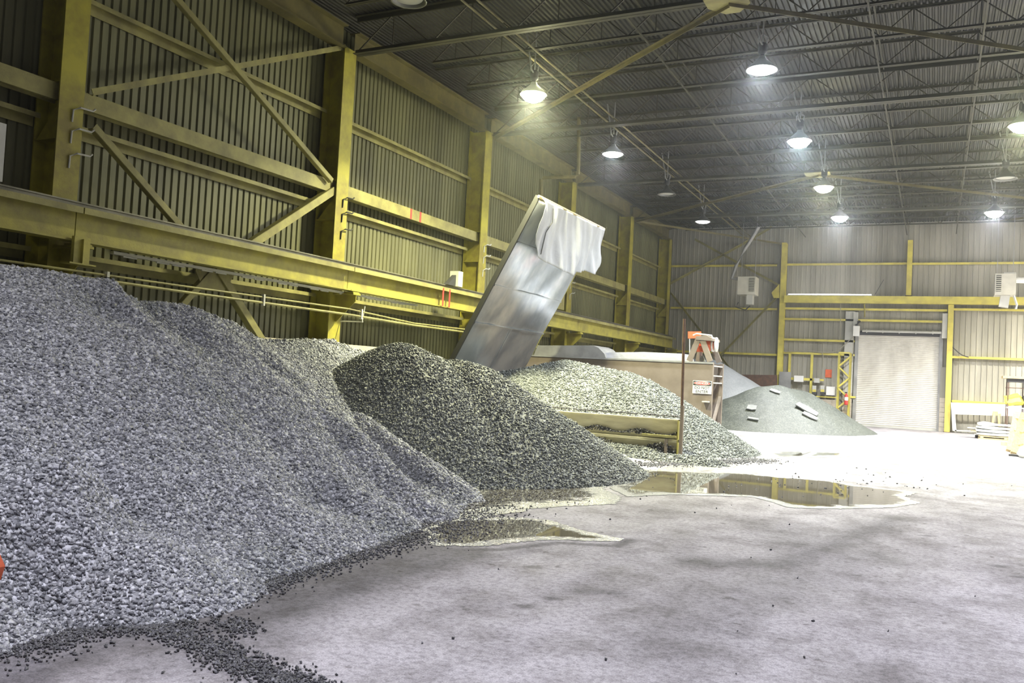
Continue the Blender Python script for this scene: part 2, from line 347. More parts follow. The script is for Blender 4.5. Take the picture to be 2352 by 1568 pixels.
# crane runway girder
g = thing('crane_girder', 'long yellow crane runway girder running along the left wall above the gravel', 'girder', (-10.58, 20, 2.92))
GY = [-4, 1.7, 7.7, 13.75, 19.9, 26.1, 32.2, 37.4]
for a, b in zip(GY[:-1], GY[1:]):
    MB().ibeam((-10.58, a+.008, 3.14), (-10.58, b-.008, 3.14), .44, .22, .025, .02).build('girder_span', 'yellow', g)
    MB().box(-10.75, -10.41, a+.01, b-.01, 3.36, 3.385).box(-10.425, -10.41, a+.01, b-.01, 3.30, 3.36).build('cap_channel', 'beam', g)
MB().ibeam((-10.58, -4, 3.43), (-10.58, 37.4, 3.43), .09, .07, .02, .02).build('crane_rail', 'rail', g)
for a in (7.7,):
    MB().box(-10.46, -10.40, a-.12, a+.12, 2.62, 2.98).box(-10.55, -10.36, a-.2, a+.2, 2.60, 2.62).box(-10.44, -10.36, a-.01, a+.01, 2.62, 2.95).build('hanger_bracket', 'yellow', g)
for yy in (17.15, 17.45):
    MB().box(-10.409, -10.405, yy, yy+.06, 2.93, 3.36).build('red_paint_mark', 'red', g)
m = MB()
for k in range(26): 
    yy = 8.6+k*.3
    if k % 3 != 1: m.box(-10.72, -10.70, yy, yy+.24, 2.84, 2.9)
m.box(-10.74, -10.66, 8.4, 16.5, 2.86, 2.9); m.build('conductor_strip', 'lightgrey', g)
b = at(1050, 672, X=-10.5)
t = thing('end_stop_box', 'pale grey end stop box standing on the crane girder left of the chute', 'box', (b[0], b[1], 3.47))
MB().box(-10.66, -10.42, b[1]-.12, b[1]+.10, 3.475, 3.85).build('housing', 'lightgrey', t)
MB().prism([(-10.6, b[1]-.5, 3.476), (-10.6, b[1]-.13, 3.476), (-10.6, b[1]-.13, 3.75)], (.12, 0, 0)).build('wedge', 'dark', t)
MB().lathe([(.001, .02), (.03, .02), (.03, 0), (.001, 0)], (-10.54, b[1], 3.85), 10).build('cap', 'dark', t)

# handrail pipes
for (pts, lab) in (([(0, 597), (400, 654), (800, 709), (950, 742), (1075, 757)], 'upper thin conduit pipe running along the left wall above the gravel'), ([(0, 609), (400, 667), (800, 722), (950, 747), (1085, 765)], 'lower thicker conduit pipe running along the left wall above the gravel')):
    P = [at(a, b, X=-10.38) for a, b in pts]; P = [P[0]+(P[0]-P[1])*.6]+P+[P[-1]+np.array((0, 6., -.25)), P[-1]+np.array((0, 16., -.3))]
    t = tag(MB().tube(P, .022 if 'lower' in lab else .016, 8).build('conduit_pipe', 'beam'), lab, 'pipe', 'pipes along the left wall')
    m = MB()
    for yy in (8.1, 11.2, 14.0, 20, 26):
        i = np.interp(yy, [p[1] for p in P], [p[2] for p in P]); m.box(-10.41, -10.35, yy-.02, yy+.02, i-.05, i+.05)
    m.build('pipe_clamp', 'lightgrey', t)
    if 'lower' in lab:
        for yy in (14.05, 26.2): 
            i = np.interp(yy, [p[1] for p in P], [p[2] for p in P]); MB().tube([(-10.38, yy, i-.1), (-10.38, yy+.06, i+.22)], .012).tube([(XF, yy, i-.1), (-10.36, yy, i-.1)], .012).build('pipe_stand', 'lightgrey', t)

# ---------------------------------------------------------------- roof: trusses, joists, bracing
def truss(y, zb, zt, name, label, group, proto=None, panel=.6, cw=.07, xs0=-10.8):
    if proto is not None:
        return dup(proto, (0, y, 0))
    t = thing(name, label, 'truss' if 'truss' in name else 'joist', (0, y, 0), group)
    c = MB(); c.box(xs0, XR-.3, y-cw, y-.008, zt-.012, zt); c.box(xs0, XR-.3, y+.008, y+cw, zt-.012, zt); c.box(xs0, XR-.3, y-.02, y-.008, zt-cw, zt-.012); c.box(xs0, XR-.3, y+.008, y+.02, zt-cw, zt-.012)
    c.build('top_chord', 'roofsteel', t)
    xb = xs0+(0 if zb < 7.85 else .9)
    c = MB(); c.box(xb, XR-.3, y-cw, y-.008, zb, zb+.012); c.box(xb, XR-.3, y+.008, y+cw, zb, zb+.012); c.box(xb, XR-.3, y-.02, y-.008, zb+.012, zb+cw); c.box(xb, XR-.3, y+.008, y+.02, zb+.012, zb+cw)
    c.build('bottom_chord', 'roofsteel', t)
    wb = MB(); x = xb; k = 0
    while x+panel < XR-.3:
        wb.bar((x, y, zb+.03), (x+panel, y, zt-.03), .022, .022) if k % 2 == 0 else wb.bar((x, y, zt-.03), (x+panel, y, zb+.03), .022, .022)
        if k % 2 == 0: wb.bar((x+panel, y, zb+.03), (x+panel, y, zt-.03), .016, .016)
        x += panel; k += 1
    wb.build('web', 'roofsteel', t); return t
tp = None
for k, y in enumerate(CY[1:6]+[1.86]):
    o = truss(y-.19, 7.76, ZD-.02, 'roof_truss', 'deep roof truss spanning the hall on a column line, dark brown steel', 'roof trusses on the column lines', tp, .9, .1)
    lab = ['', 'roof truss on the dark sided second column, meeting the topmost gusset plate', 'roof truss reaching the top of the third column, lit yellow below near the lamps', 'roof truss that meets the fourth column and the gusset near the third middle lamp', 'roof truss nearest the back wall, hazy and dim', ''][k]
    if not lab: lab = 'roof truss on the first column line, outside the top of the photo'
    o['label'] = lab
    if tp is None: tp = o
jp = None
for a, b in zip([1.86]+CY[1:-1], CY[1:]):
    for q in (1, 2, 3):
        y = a+(b-a)*q/4-.19
        jp_ = truss(y, 8.02, ZD-.02, 'roof_joist', 'slender open web roof joist under the corrugated deck, between two deeper trusses', 'slender roof joists between the trusses', jp, .55, .05)
        if jp is None: jp = jp_
zb = 7.74
G1 = at(1663, 6, Z=zb); G3 = at(1892, 404, Z=zb)
GX = -3.25
def gus(y, lab):
    tag(MB().prism([(GX-.35, y-.25, zb-.02), (GX+.35, y-.25, zb-.02), (GX+.35, y+.1, zb-.02), (GX+.12, y+.4, zb-.02), (GX-.12, y+.4, zb-.02), (GX-.35, y+.1, zb-.02)], (0, 0, .016)).build('brace_gusset', 'beam'), lab, 'gusset', 'roof bracing gussets')
gus(13.87, 'yellow gusset plate on the truss at the top edge of the photo'); gus(26.07, 'gusset plate on the truss above the third middle lamp')
def rb(p, q, lab): brace(p, q, lab, .075, 'eave', 'roof_brace', (0, 0, 1), 'roof plane braces')
rb((GX, 13.87, zb-.04), (-10.8, 19.97, zb-.04), 'roof brace passing beside the glaring yellow green lamp'); rb((GX, 13.87, zb-.04), (4.4, 19.97, zb-.04), 'dark roof brace running right from the gusset at the top edge')
rb((GX, 26.07, zb-.04), (-10.8, 32.17, zb-.04), 'roof brace running left from the middle lamps to the fifth column'); rb((GX, 26.07, zb-.04), (4.4, 32.17, zb-.04), 'roof brace running right from the middle lamps to the right edge')
rb((-10.8, 32.17, zb-.04), (-6.1, 38.5, zb-.04), 'pale roof brace from the fifth left column to the back wall column')
rb(at(2285, 510, Y=37.5), at(2400, 494, Y=36.0), 'orange lit brace under the far right lamp')
for x, lab in ((-5.2, 'thin bridging rod crossing the joists left of the middle lamps'), (-1.2, 'thin bridging rod crossing the joists right of the middle lamps'), (.6, 'thin bridging rod crossing the joists near the right lamps')):
    tag(MB().bar((x, 2, 8.0), (x, 38.5, 8.0), .03, .03).bar((x, 2, 8.5), (x, 38.5, 8.5), .03, .03).build('bridging_rod', 'roofsteel'), lab, 'rod', 'bridging rods')
for (u_, v_, u2, v2, lab) in ((1455, 330, 1648, 545, 'left of the pair of thin pipes under the joists above the chute'), (1478, 330, 1662, 545, 'right of the pair of thin pipes under the joists above the chute')):
    p = at(u_, v_, Z=7.98); x = p[0]; tag(MB().tube([(x, 12, 7.98), (x, 38.5, 7.98)], .022, 8).build('roof_pipe', 'eave'), lab, 'pipe', 'pipes under the joists')
# girder line on the right with hangers
tag(MB().ibeam((4.6, YF+.2, 7.95), (4.6, YB-.3, 7.95), .5, .2).build('joist_girder', 'roofsteel'), 'roof girder running lengthwise at the right, outside the frame', 'girder')
# pipe bend above the chute
tag(MB().tube([at(1243, 452, Y=21.5), at(1243, 412, Y=21.5), at(1248, 408, Y=21.5), at(1322, 406, Y=21.5), at(1328, 400, Y=21.5), at(1329, 378, Y=21.5), at(1330, 230, Y=21.5)], .05, 10).build('elbow_pipe', 'eave'), 'dull elbowed pipe dropping to the top left corner of the chute', 'pipe')

# ---------------------------------------------------------------- back wall framing
YC = YB-.42
def bcol(x, z0, z1, w_, d_, lab, name='wall_post'):
    t = thing(name, lab, 'column', (x, YC+.2, z0)); m = MB()
    m.box(x-w_/2, x+w_/2, YC, YC+.015, z0+.02, z1); m.box(x-w_/2, x+w_/2, YC+d_, YC+d_+.015, z0+.02, z1); m.box(x-.008, x+.008, YC+.015, YC+d_, z0+.02, z1)
    m.build('shaft', 'bright', t); MB().box(x-w_/2-.03, x+w_/2+.03, YC-.03, YC+d_+.03, z0, z0+.02).build('end_plate', 'rust', t); return t
XA = at(1796, 700, Y=YC)[0]; XB_ = at(2088, 640, Y=YC)[0]; XC = at(2180, 840, Y=YC)[0]
t = bcol(XA, 0, 7.75, .21, .3, 'tall bright yellow post on the back wall left of the roller door')
g = at(1780, 672, Y=YC-.02)
MB().prism([at(1790, 652, Y=YC-.02), at(1790, 684, Y=YC-.02), at(1777, 684, Y=YC-.02), at(1772, 672, Y=YC-.02)], (0, .015, 0)).build('gusset', 'bright', t)
ZH = at(2000, 688, Y=YC-.1)[2]
bcol(XB_, ZH+.18, 7.75, .19, .25, 'upper yellow post on the back wall standing on the long header beam')
bcol(XC, 0, ZH-.16, .20, .3, 'orange yellow post right of the roller door under the header beam')
bcol(4.6, 0, 7.75, .21, .3, 'yellow back wall post outside the right edge of the photo')
t = tag(MB().ibeam((XA+.1, YC-.02, ZH), (4.5, YC-.02, ZH), .30, .26, .03, .02).build('header_beam', 'bright'), 'long yellow header beam above the roller door across the back wall', 'beam')
MB().box(XA+.1, 4.5, YC-.155, YC-.145, ZH-.13, ZH+.13).build('face_plate', 'bright', t)
def girt(u0, u1, v, lab, xa=None, xb=None):
    p = at((u0+u1)/2, v, Y=YB-.2); xa = xa if xa is not None else at(u0, v, Y=YB-.2)[0]; xb = xb if xb is not None else at(u1, v, Y=YB-.2)[0]
    m = MB(); z = p[2]; m.box(xa, xb, YB-.22, YB-.03, z-.02, z); m.box(xa, xb, YB-.22, YB-.21, z-.09, z-.02)
    return tag(m.build('wall_girt', 'bright'), lab, 'girt', 'girts on the back wall')
girt(1538, 1785, 608, 'dim upper girt in the left corner bay of the back wall'); girt(1800, 2083, 604, 'upper yellow girt between the tall post and the upper post'); girt(2093, 2400, 602, 'upper girt right of the upper post on the back wall')
girt(1540, 1785, 706, 'girt passing under the left heater in the corner bay'); girt(1800, 2176, 708, 'girt just under the header beam left of the orange post'); girt(2186, 2420, 709, 'girt just under the header beam at the right, below the heater')
girt(1800, 2165, 733, 'girt above the roller door drum'); girt(1800, 1963, 779, 'girt left of the door operator box'); girt(1540, 1785, 808, 'yellow girt low in the corner bay of the back wall')
girt(1800, 1963, 810, 'girt running over the meter panel frames left of the door'); girt(2186, 2420, 821, 'girt right of the orange post at mid height'); girt(2186, 2330, 922, 'orange girt on top of the low white board')
for (a, b, lab) in (((1538, 652), (1705, 561), 'back corner brace rising right from the corner column'), ((1705, 561), (1773, 521), 'upper end of the corner brace near the roof'), ((1595, 549), (1789, 655), 'back corner brace falling right to the tall yellow post'),
                    ((1786, 680), (1655, 815), 'bright brace falling left from the tall yellow post behind the motor frame'), ((1540, 672), (1676, 846), 'dark brace falling right from the corner column behind the motor frame')):
    brace(at(*a, Y=YC+.1), at(*b, Y=YC+.1), lab, .09, 'beam', 'corner_brace', (0, 1, 0), 'braces of the back wall corner')
# fluorescent strip on header
a = at(1800, 677, Y=YC-.05); b = at(2003, 676, Y=YC-.05)
t = thing('tube_light', 'long white fluorescent strip lying on the header beam left part', 'light', (float(a[0]), YC-.05, ZH+.16))
MB().box(a[0]+.15, b[0], YC-.1, YC+.0, ZH+.152, ZH+.19).build('channel', 'white', t)
MB().tube([(a[0]+.2, YC-.05, ZH+.21), (b[0]-.03, YC-.05, ZH+.21)], .022, 8).build('tube', mat('tube_glow', (.9, .9, .9), emit=(1, .98, .95), estr=9), t)

# roller door
DX0, DX1, DZ = at(1968, 880, Y=YB-.12)[0], at(2155, 880, Y=YB-.12)[0], 3.86
m = MB(); n = 50; vs = []
for k in range(n*4+1):
    z = k/(n*4)*DZ; vs.append((z, [0, .018, .03, .018][k % 4]))
P = [(DX0, YB-.12-d, z) for z, d in vs]+[(DX1, YB-.12-d, z) for z, d in vs]; c = len(vs)
m.add(P, [(i, i+c, i+1+c, i+1) for i in range(c-1)]); door = m.build('door_1', 'door'); tag(door, kind='structure')
MB().box(DX0-.02, DX1+.02, YB-.16, YB-.1, 0, .08).build('bottom_rail', 'lightgrey', door)
for x, s in ((DX0, -1), (DX1, 1)):
    MB().box(x-.01 if s > 0 else x-.12, x+.12 if s > 0 else x+.01, YB-.2, YB-.05, 0, DZ+.2).build('guide_rail', 'grey', door)
m = MB().tube([(DX0+.15, YB-.3, DZ+.12), (DX1+.05, YB-.3, DZ+.12)], .05, 12)
for k in range(5): m.tube([(DX0+.3+k*.62, YB-.3, DZ+.12), (DX0+.34+k*.62, YB-.3, DZ+.12)], .075, 12)
m.build('drum_shaft', 'lightgrey', door)
MB().tube([(DX0, YB-.16, DZ+.04), (DX1, YB-.16, DZ+.04)], .09, 12).build('curtain_roll', 'dark', door)
for x in (DX0-.12, DX1+.16):
    MB().box(x-.09, x+.09, YB-.36, YB-.02, DZ-.1, DZ+.9).build('drum_bracket', 'lightgrey', door)
t = thing('door_operator', 'white door operator box at the upper left corner of the roller door', 'box', (DX0-.1, YB-.5, DZ-.1))
MB().box(DX0-.18, DX0+.06, YB-.62, YB-.4, DZ-.12, DZ+.30).build('housing', 'white', t); MB().tube([(DX0-.06, YB-.5, DZ+.3), (DX0-.06, YB-.5, DZ+.36), (DX0+.0, YB-.5, DZ+.46), (DX0+.03, YB-.4, DZ+.5)], .06, 8).build('motor', 'dark', t)
for x, lab in ((DX0-.34, 'left'), (DX1+.26, 'right')):
    m = MB(); z = 0; k = 0
    while z < 1.18:
        m.box(x-.19, x+.17, YB-.24, YB-.05, z+.004, z+.19); z += .195; k += 1
    tag(m.build('block_pier', 'block'), 'low beige block pier on the %s side of the roller door' % lab, 'pier')
    tag(MB().box(x-.19, x+.17, YB-.22, YB-.05, 1.18, 4.8 if lab == 'left' else 2.6).build('trim_%d' % (1 if lab == 'left' else 2), 'lightgrey' if lab == 'left' else 'wallb'), kind='structure')

# lattice mast left of the door
x0, x1 = at(1924, 900, Y=YB-.55)[0], at(1950, 900, Y=YB-.55)[0]; zt = at(1937, 810, Y=YB-.55)[2]
t = thing('lattice_mast', 'yellow lattice mast with zigzag bars beside the roller door', 'mast', ((x0+x1)/2, YB-.5, 0))
for x in (x0, x1):
    for y in (YB-.62, YB-.35): MB().angle((x, y, 0), (x, y, zt), .07, .01).build('post', 'bright', t)
m = MB(); z = .25; s = 0
while z+.45 < zt:
    for y in (YB-.63, YB-.34): MB().bar((x0 if s else x1, y, z), (x1 if s else x0, y, z+.42), .05, .012, (0, 1, 0)).build('lacing_bar', 'bright', t)
    z += .44; s ^= 1
m.bar((x0, YB-.62, zt), (x1, YB-.62, zt), .06, .06); m.build('top_bar', 'bright', t)
e = at(1944, 905, Y=YB-.72)
t = thing('fire_extinguisher', 'small red and white fire extinguisher hanging on the lattice mast', 'fire extinguisher', (e[0], e[1], e[2]-.3))
MB().lathe([(.001, -.35), (.07, -.34), (.075, -.3), (.075, .02), (.05, .08), (.02, .1), (.02, .14), (.001, .14)], (e[0], e[1], e[2]-.1), 14).build('cylinder', 'red', t, True)
MB().lathe([(.0765, 0), (.0765, -.14)], (e[0], e[1], e[2]-.12), 14).build('paper_label', 'white', t, True); MB().box(e[0]-.06, e[0]+.03, e[1]-.015, e[1]+.015, e[2]+.04, e[2]+.09).build('handle', 'black', t)
# meter frames
def px_box(u0, v0, u1, v1, Y, dep, name, m, lab=None, cat=None, parent=None, grp=None):
    a = at(u0, v0, Y=Y); b = at(u1, v1, Y=Y); o = MB().box(a[0], b[0], Y, Y+dep, b[2], a[2]).build(name, m, parent)
    return tag(o, lab, cat, grp)
YP = YB-.3
fr = thing('meter_stand', 'yellow post and rail frame carrying meter boxes left of the lattice mast', 'frame', (at(1860, 900, Y=YP)[0], YP, 0))
for u_ in (1812, 1863):
    x = at(u_, 870, Y=YP)[0]; MB().box(x-.05, x+.05, YP, YP+.08, 0, at(u_, 812, Y=YP)[2]).build('post', 'bright', fr)
for (a, b) in (((1812, 866), (1862, 874)), ((1862, 869), (1892, 875)), ((1862, 908), (1922, 914)), ((1950, 909), (1965, 914))):
    px_box(a[0], a[1], b[0], b[1], YP, .06, 'rail', 'bright', None, None, fr)
px_box(1862, 915, 1921, 1000, YB-.2, .12, 'block_wall', 'block', 'low stained block wall under the meter boxes', 'wall')
px_box(1824, 862, 1845, 877, YP-.14, .13, 'meter_box', 'white', 'wide white box on the rail between the frame posts', 'box')
px_box(1870, 868, 1882, 879, YP-.14, .13, 'switch_box', 'lightgrey', 'small grey switch box under the red notice', 'box')
px_box(1896, 848, 1910, 867, YB-.06, .02, 'red_notice', 'orange', 'small red notice on the wall left of the lattice mast', 'notice')
px_box(1898, 887, 1917, 908, YP-.05, .24, 'notice_board', 'white', 'white notice board right of the two gas meters', 'notice')
for u_, lab in ((1870, 'left gas meter with dark base, beneath the switch box'), (1889, 'right gas meter with dark base, beside the white board')):
    t = thing('gas_meter', lab, 'meter', tuple(at(u_, 905, Y=YP-.1)), 'gas meters on the block wall')
    px_box(u_-4, 885, u_+4, 900, YP-.15, .14, 'body', 'lightgrey', None, None, t); px_box(u_-4, 894, u_+4, 900, YP-.16, .01, 'face_label', 'bright', None, None, t); px_box(u_-5, 900, u_+5, 906, YP-.15, .27, 'base', 'dark', None, None, t)
px_box(1790, 853, 1812, 985, YB-.65, .02, 'grey_plate', 'grey', 'tall flat grey plate standing behind the dark fines pile', 'plate')
t = tag(MB().prism([at(1695, 860, Y=YB-1.2), at(1785, 861, Y=YB-1.2), at(1785, 900, Y=YB-1.2), at(1695, 900, Y=YB-1.2)], (0, .05, 0)).build('steel_bulkhead', 'rust'), 'rusty brown steel bulkhead behind the green grey fines pile', 'bulkhead')
p0 = at(1782, 885, Y=YB-1.2); MB().prism([at(1696, 896, Y=YB-1.2), at(1785, 896, Y=YB-1.2), at(1785, 985, Y=YB-1.2), at(1696, 985, Y=YB-1.2)], (0, .05, 0)).build('lower_plate', 'rust', t)
# cables
def cable(pts, lab, r=.015, Y=YB-.3, m='cable', dy=0):
    P = [at(a, b, Y=Y) for a, b in pts]; Q = []
    for i in range(len(P)-1):
        for s in range(4):
            t = s/4; p0, p1, p2, p3 = P[max(i-1, 0)], P[i], P[i+1], P[min(i+2, len(P)-1)]
            Q.append(.5*((2*p1)+(-p0+p2)*t+(2*p0-5*p1+4*p2-p3)*t*t+(-p0+3*p1-3*p2+p3)*t**3))
    Q.append(P[-1]); return tag(MB().tube(Q, r, 6).build('cable', m), lab, 'cable', 'cables on the back wall')
cable([(1802, 808), (1840, 805), (1880, 808), (1890, 815), (1890, 836)], 'grey cable looping over the meter frame top')
cable([(1885, 808), (1920, 806), (1960, 772), (1966, 755)], 'thin cable rising right to the door operator')
cable([(1931, 697), (1931, 740), (1929, 780)], 'thin cable hanging straight down from the header beam'); cable([(1985, 698), (1986, 714), (1986, 728)], 'short drop pipe under the header above the door', .03, m='yellow')
cable([(1950, 812), (1958, 830), (1960, 780), (1963, 765)], 'pale cable hanging beside the left door pier'); cable([(2181, 790), (2200, 808), (2212, 816), (2225, 820)], 'dark cable hanging right of the orange post', .02, m='dark')
cable([(2010, 676), (2022, 655), (2030, 642)], 'thin dark line rising from the end of the fluorescent strip', .012, m='dark')

# heaters
def heater(u0, v0, u1, v1, Y, lab, flip):
    a = at(u0, v0, Y=Y); b = at(u1, v1, Y=Y); x0, x1, z1, z0 = a[0], b[0], a[2], b[2]; wd = x1-x0; t = thing('unit_heater', lab, 'heater', ((x0+x1)/2, Y+.3, z0), 'unit heaters on the back wall')
    MB().box(x0, x1, Y, Y+.75, z0, z1).build('casing', 'cream', t)
    xa, xb = (x1-wd*.36, x1-.04) if not flip else (x0+.04, x0+wd*.30)
    MB().box(xa, xb, Y-.012, Y, z0+.12, z1-.06).build('grille', 'black', t)
    for k in range(8):
        z = z0+.16+(z1-z0-.26)*k/7; MB().prism([(xa, Y-.014, z), (xb, Y-.014, z), (xb, Y-.06, z-.03), (xa, Y-.06, z-.03)], (0, 0, .018)).build('louvre', 'cream', t)
    MB().box(x0+wd*.5, x0+wd*.85, Y+.1, Y+.4, z0-.4, z0).build('gas_valve_box', 'lightgrey', t) if not flip else MB().prism([(x0+.2, Y+.1, z0), (x0+.5, Y+.1, z0), (x0+.45, Y+.1, z0-.45), (x0+.15, Y+.1, z0-.40)], (0, .3, 0)).build('gas_valve_box', 'lightgrey', t)
    m = MB()
    for x in (x0+.08, x1-.08): m.bar((x, Y+.3, z1), (x, Y+.3, 8.59), .02, .02)
    m.build('hanger_rod', 'grey', t)
    if not flip:
        MB().tube([at(1698, 640, Y=Y+.2), at(1681, 640, Y=Y+.2), at(1690, 612, Y=Y+.2), at(1712, 570, Y=Y+.2), at(1728, 545, Y=Y+.2), at(1742, 521, Y=Y+.2)], .075, 10).build('flue_pipe', 'grey', t)
        MB().tube([(x0, Y+.3, z0-.3), (x0-.1, Y+.3, z0-.5), (x0+.3, Y+.3, z0-.62), (x0+.5, Y+.2, z0-.45)], .025, 6).build('gas_line', 'dark', t)
    else:
        MB().tube([(x1, Y+.3, z1-.2), (x1+.5, Y+.3, z1-.22), (x1+.7, Y+.3, z1-.2)], .11, 10).build('flue_pipe', 'white', t); MB().box(x0+wd*.4, x1, Y+.1, Y+.6, z1, z1+.06).build('top_bracket', 'lightgrey', t)
        MB().tube([(x1-.05, Y+.1, z0-.02), (x1+.05, Y+.1, z0-.35), (x1+.02, Y+.05, z0-.5)], .04, 6).build('gas_line', 'lightgrey', t)
heater(1695, 635, 1734, 676, 35.6, 'beige unit heater with side louvres hanging in the back left corner bay', False)
heater(2286, 628, 2333, 677, 35.2, 'cream unit heater with louvres hanging at the right above the header beam', True)
# pale panel pieces near the left edge and chute
p = at(0, 350, X=-9.6); tag(MB().box(-9.62, -9.58, p[1]-.9, at(8, 350, X=-9.6)[1], at(4, 418, X=-9.6)[2], at(4, 283, X=-9.6)[2]).build('pale_panel', 'lightgrey'), 'pale panel edge at the left border of the photo above the girder', 'panel')
q = at(1284, 690, X=-10.9); tag(MB().box(-10.9, -10.86, q[1]-.45, q[1]+.35, at(1284, 710, X=-10.9)[2], at(1284, 640, X=-10.9)[2]).build('wall_board', 'beam'), 'pale yellow panel on the wall just right of the chute above the girder', 'panel')
# ---- PART2
# ---------------------------------------------------------------- gravel
def vnoise(X, Y, sc, seed, octv=4):
    out = np.zeros(X.shape); amp = 1.; tot = 0
    for o in range(octv):
        r = np.random.default_rng(seed+o); T = r.random((64, 64)); x = X*sc*2**o+100; y = Y*sc*2**o+100
        xi = np.floor(x).astype(int); yi = np.floor(y).astype(int); fx = x-xi; fy = y-yi; fx = fx*fx*(3-2*fx); fy = fy*fy*(3-2*fy)
        g = lambda a, b: T[a % 64, b % 64]
        out += amp*((g(xi, yi)*(1-fx)+g(xi+1, yi)*fx)*(1-fy)+(g(xi, yi+1)*(1-fx)+g(xi+1, yi+1)*fx)*fy); tot += amp; amp *= .5
    return out/tot-.5
def ridge(X, Y, P, tan, a=.2, tf=None):
    """height of gravel heaped along a crest line P (x, y, z) with a natural slope"""
    H = np.full(X.shape, -9.)
    P = [np.array(p, float) for p in P]
    if len(P) == 1: P = P*2
    for p, q in zip(P[:-1], P[1:]):
        d = (q-p)[:2]; L2 = d@d+1e-9; t = np.clip(((X-p[0])*d[0]+(Y-p[1])*d[1])/L2, 0, 1)
        ds = np.hypot(X-p[0]-t*d[0], Y-p[1]-t*d[1]); z = p[2]+t*(q[2]-p[2])
        H = np.maximum(H, z-tan*(np.sqrt(ds*ds+a*a)-a))
    return H
def gravel_mat(name, lo, hi, bumpy=.6, vs=38, green=0):
    m = bpy.data.materials.new(name); m.use_nodes = True; nt = m.node_tree; N = nt.nodes; L = nt.links; b = N['Principled BSDF']
    b.inputs['Roughness'].default_value = .62
    at_ = N.new('ShaderNodeAttribute'); at_.attribute_name = 'tone'
    g = N.new('ShaderNodeNewGeometry'); v = N.new('ShaderNodeTexVoronoi'); v.inputs['Scale'].default_value = vs; L.new(g.outputs['Position'], v.inputs['Vector'])
    sx = N.new('ShaderNodeSeparateColor'); L.new(v.outputs['Color'], sx.inputs[0])
    mx = N.new('ShaderNodeMath'); mx.operation = 'COMPARE'; mx.inputs[1].default_value = 0; mx.inputs[2].default_value = .0001; L.new(at_.outputs['Fac'], mx.inputs[0])
    mi = N.new('ShaderNodeMix'); L.new(mx.outputs[0], mi.inputs[0]); L.new(at_.outputs['Fac'], mi.inputs[2]); L.new(sx.outputs[0], mi.inputs[3])
    cr = N.new('ShaderNodeValToRGB'); L.new(mi.outputs[0], cr.inputs[0]); e = cr.color_ramp.elements
    e[0].color = (*lo, 1); e[1].color = (*hi, 1); e[0].position = .0; e[1].position = 1
    md = e.new(.6); md.color = (*[(a+c)/2*.92 for a, c in zip(lo, hi)], 1)
    n = N.new('ShaderNodeTexNoise'); n.inputs['Scale'].default_value = .9; n.inputs['Detail'].default_value = 5; L.new(g.outputs['Position'], n.inputs['Vector'])
    c2 = N.new('ShaderNodeValToRGB'); L.new(n.outputs[0], c2.inputs[0]); c2.color_ramp.elements[0].position = .3; c2.color_ramp.elements[1].position = .5
    c2.color_ramp.elements[0].color = (.72, .74, .74, 1); c2.color_ramp.elements[1].color = (1, 1, 1, 1)
    x = N.new('ShaderNodeMix'); x.data_type = 'RGBA'; x.blend_type = 'MULTIPLY'; x.inputs[0].default_value = 1; L.new(cr.outputs[0], x.inputs[6]); L.new(c2.outputs[0], x.inputs[7])
    L.new(x.outputs[2], b.inputs['Base Color'])
    if bumpy:
        bp = N.new('ShaderNodeBump'); bp.inputs['Strength'].default_value = bumpy; bp.inputs['Distance'].default_value = .02; bp.invert = True
        L.new(v.outputs['Distance'], bp.inputs['Height']); L.new(bp.outputs[0], b.inputs['Normal'])
    return m
GA = gravel_mat('crushed_stone', (.075, .08, .095), (.66, .67, .73)); GB = gravel_mat('dark_crushed_stone', (.035, .04, .04), (.33, .35, .35))
GW = gravel_mat('dark_stone', (.03, .03, .035), (.30, .30, .34))  # darker stone tones for the loose gravel
GD = gravel_mat('grey_fines', (.10, .108, .112), (.18, .188, .195), .3, 60); GE = gravel_mat('green_grey_fines', (.028, .034, .028), (.085, .093, .08), .35, 30)
CUBE = np.array([(-1, -1, -1), (1, -1, -1), (1, 1, -1), (-1, 1, -1), (-1, -1, 1), (1, -1, 1), (1, 1, 1), (-1, 1, 1)], float)
CQ = np.array([(0, 3, 2, 1), (4, 5, 6, 7), (0, 1, 5, 4), (1, 2, 6, 5), (2, 3, 7, 6), (3, 0, 4, 7)])
def stones(P, size):
    n = len(P); c = CUBE[None]*np.array(1.)
    c = c*(1+rng.uniform(-.38, .25, (n, 8, 3))); c[:, 4:, :2] *= rng.uniform(.45, .95, (n, 1, 2))
    sc = size[:, None]*rng.uniform(.6, 1.15, (n, 3))*np.array((1, .85, .62)); c = c*(sc[:, None, :]/2)
    q = rng.normal(size=(n, 4)); q /= np.linalg.norm(q, axis=1)[:, None]; w_, x, y, z = q.T
    R = np.stack([1-2*(y*y+z*z), 2*(x*y-z*w_), 2*(x*z+y*w_), 2*(x*y+z*w_), 1-2*(x*x+z*z), 2*(y*z-x*w_), 2*(x*z-y*w_), 2*(y*z+x*w_), 1-2*(x*x+y*y)], -1).reshape(n, 3, 3)
    c = np.einsum('nij,nkj->nki', R, c)+P[:, None, :]
    return c.reshape(-1, 3), (CQ[None]+8*np.arange(n)[:, None, None]).reshape(-1, 4)
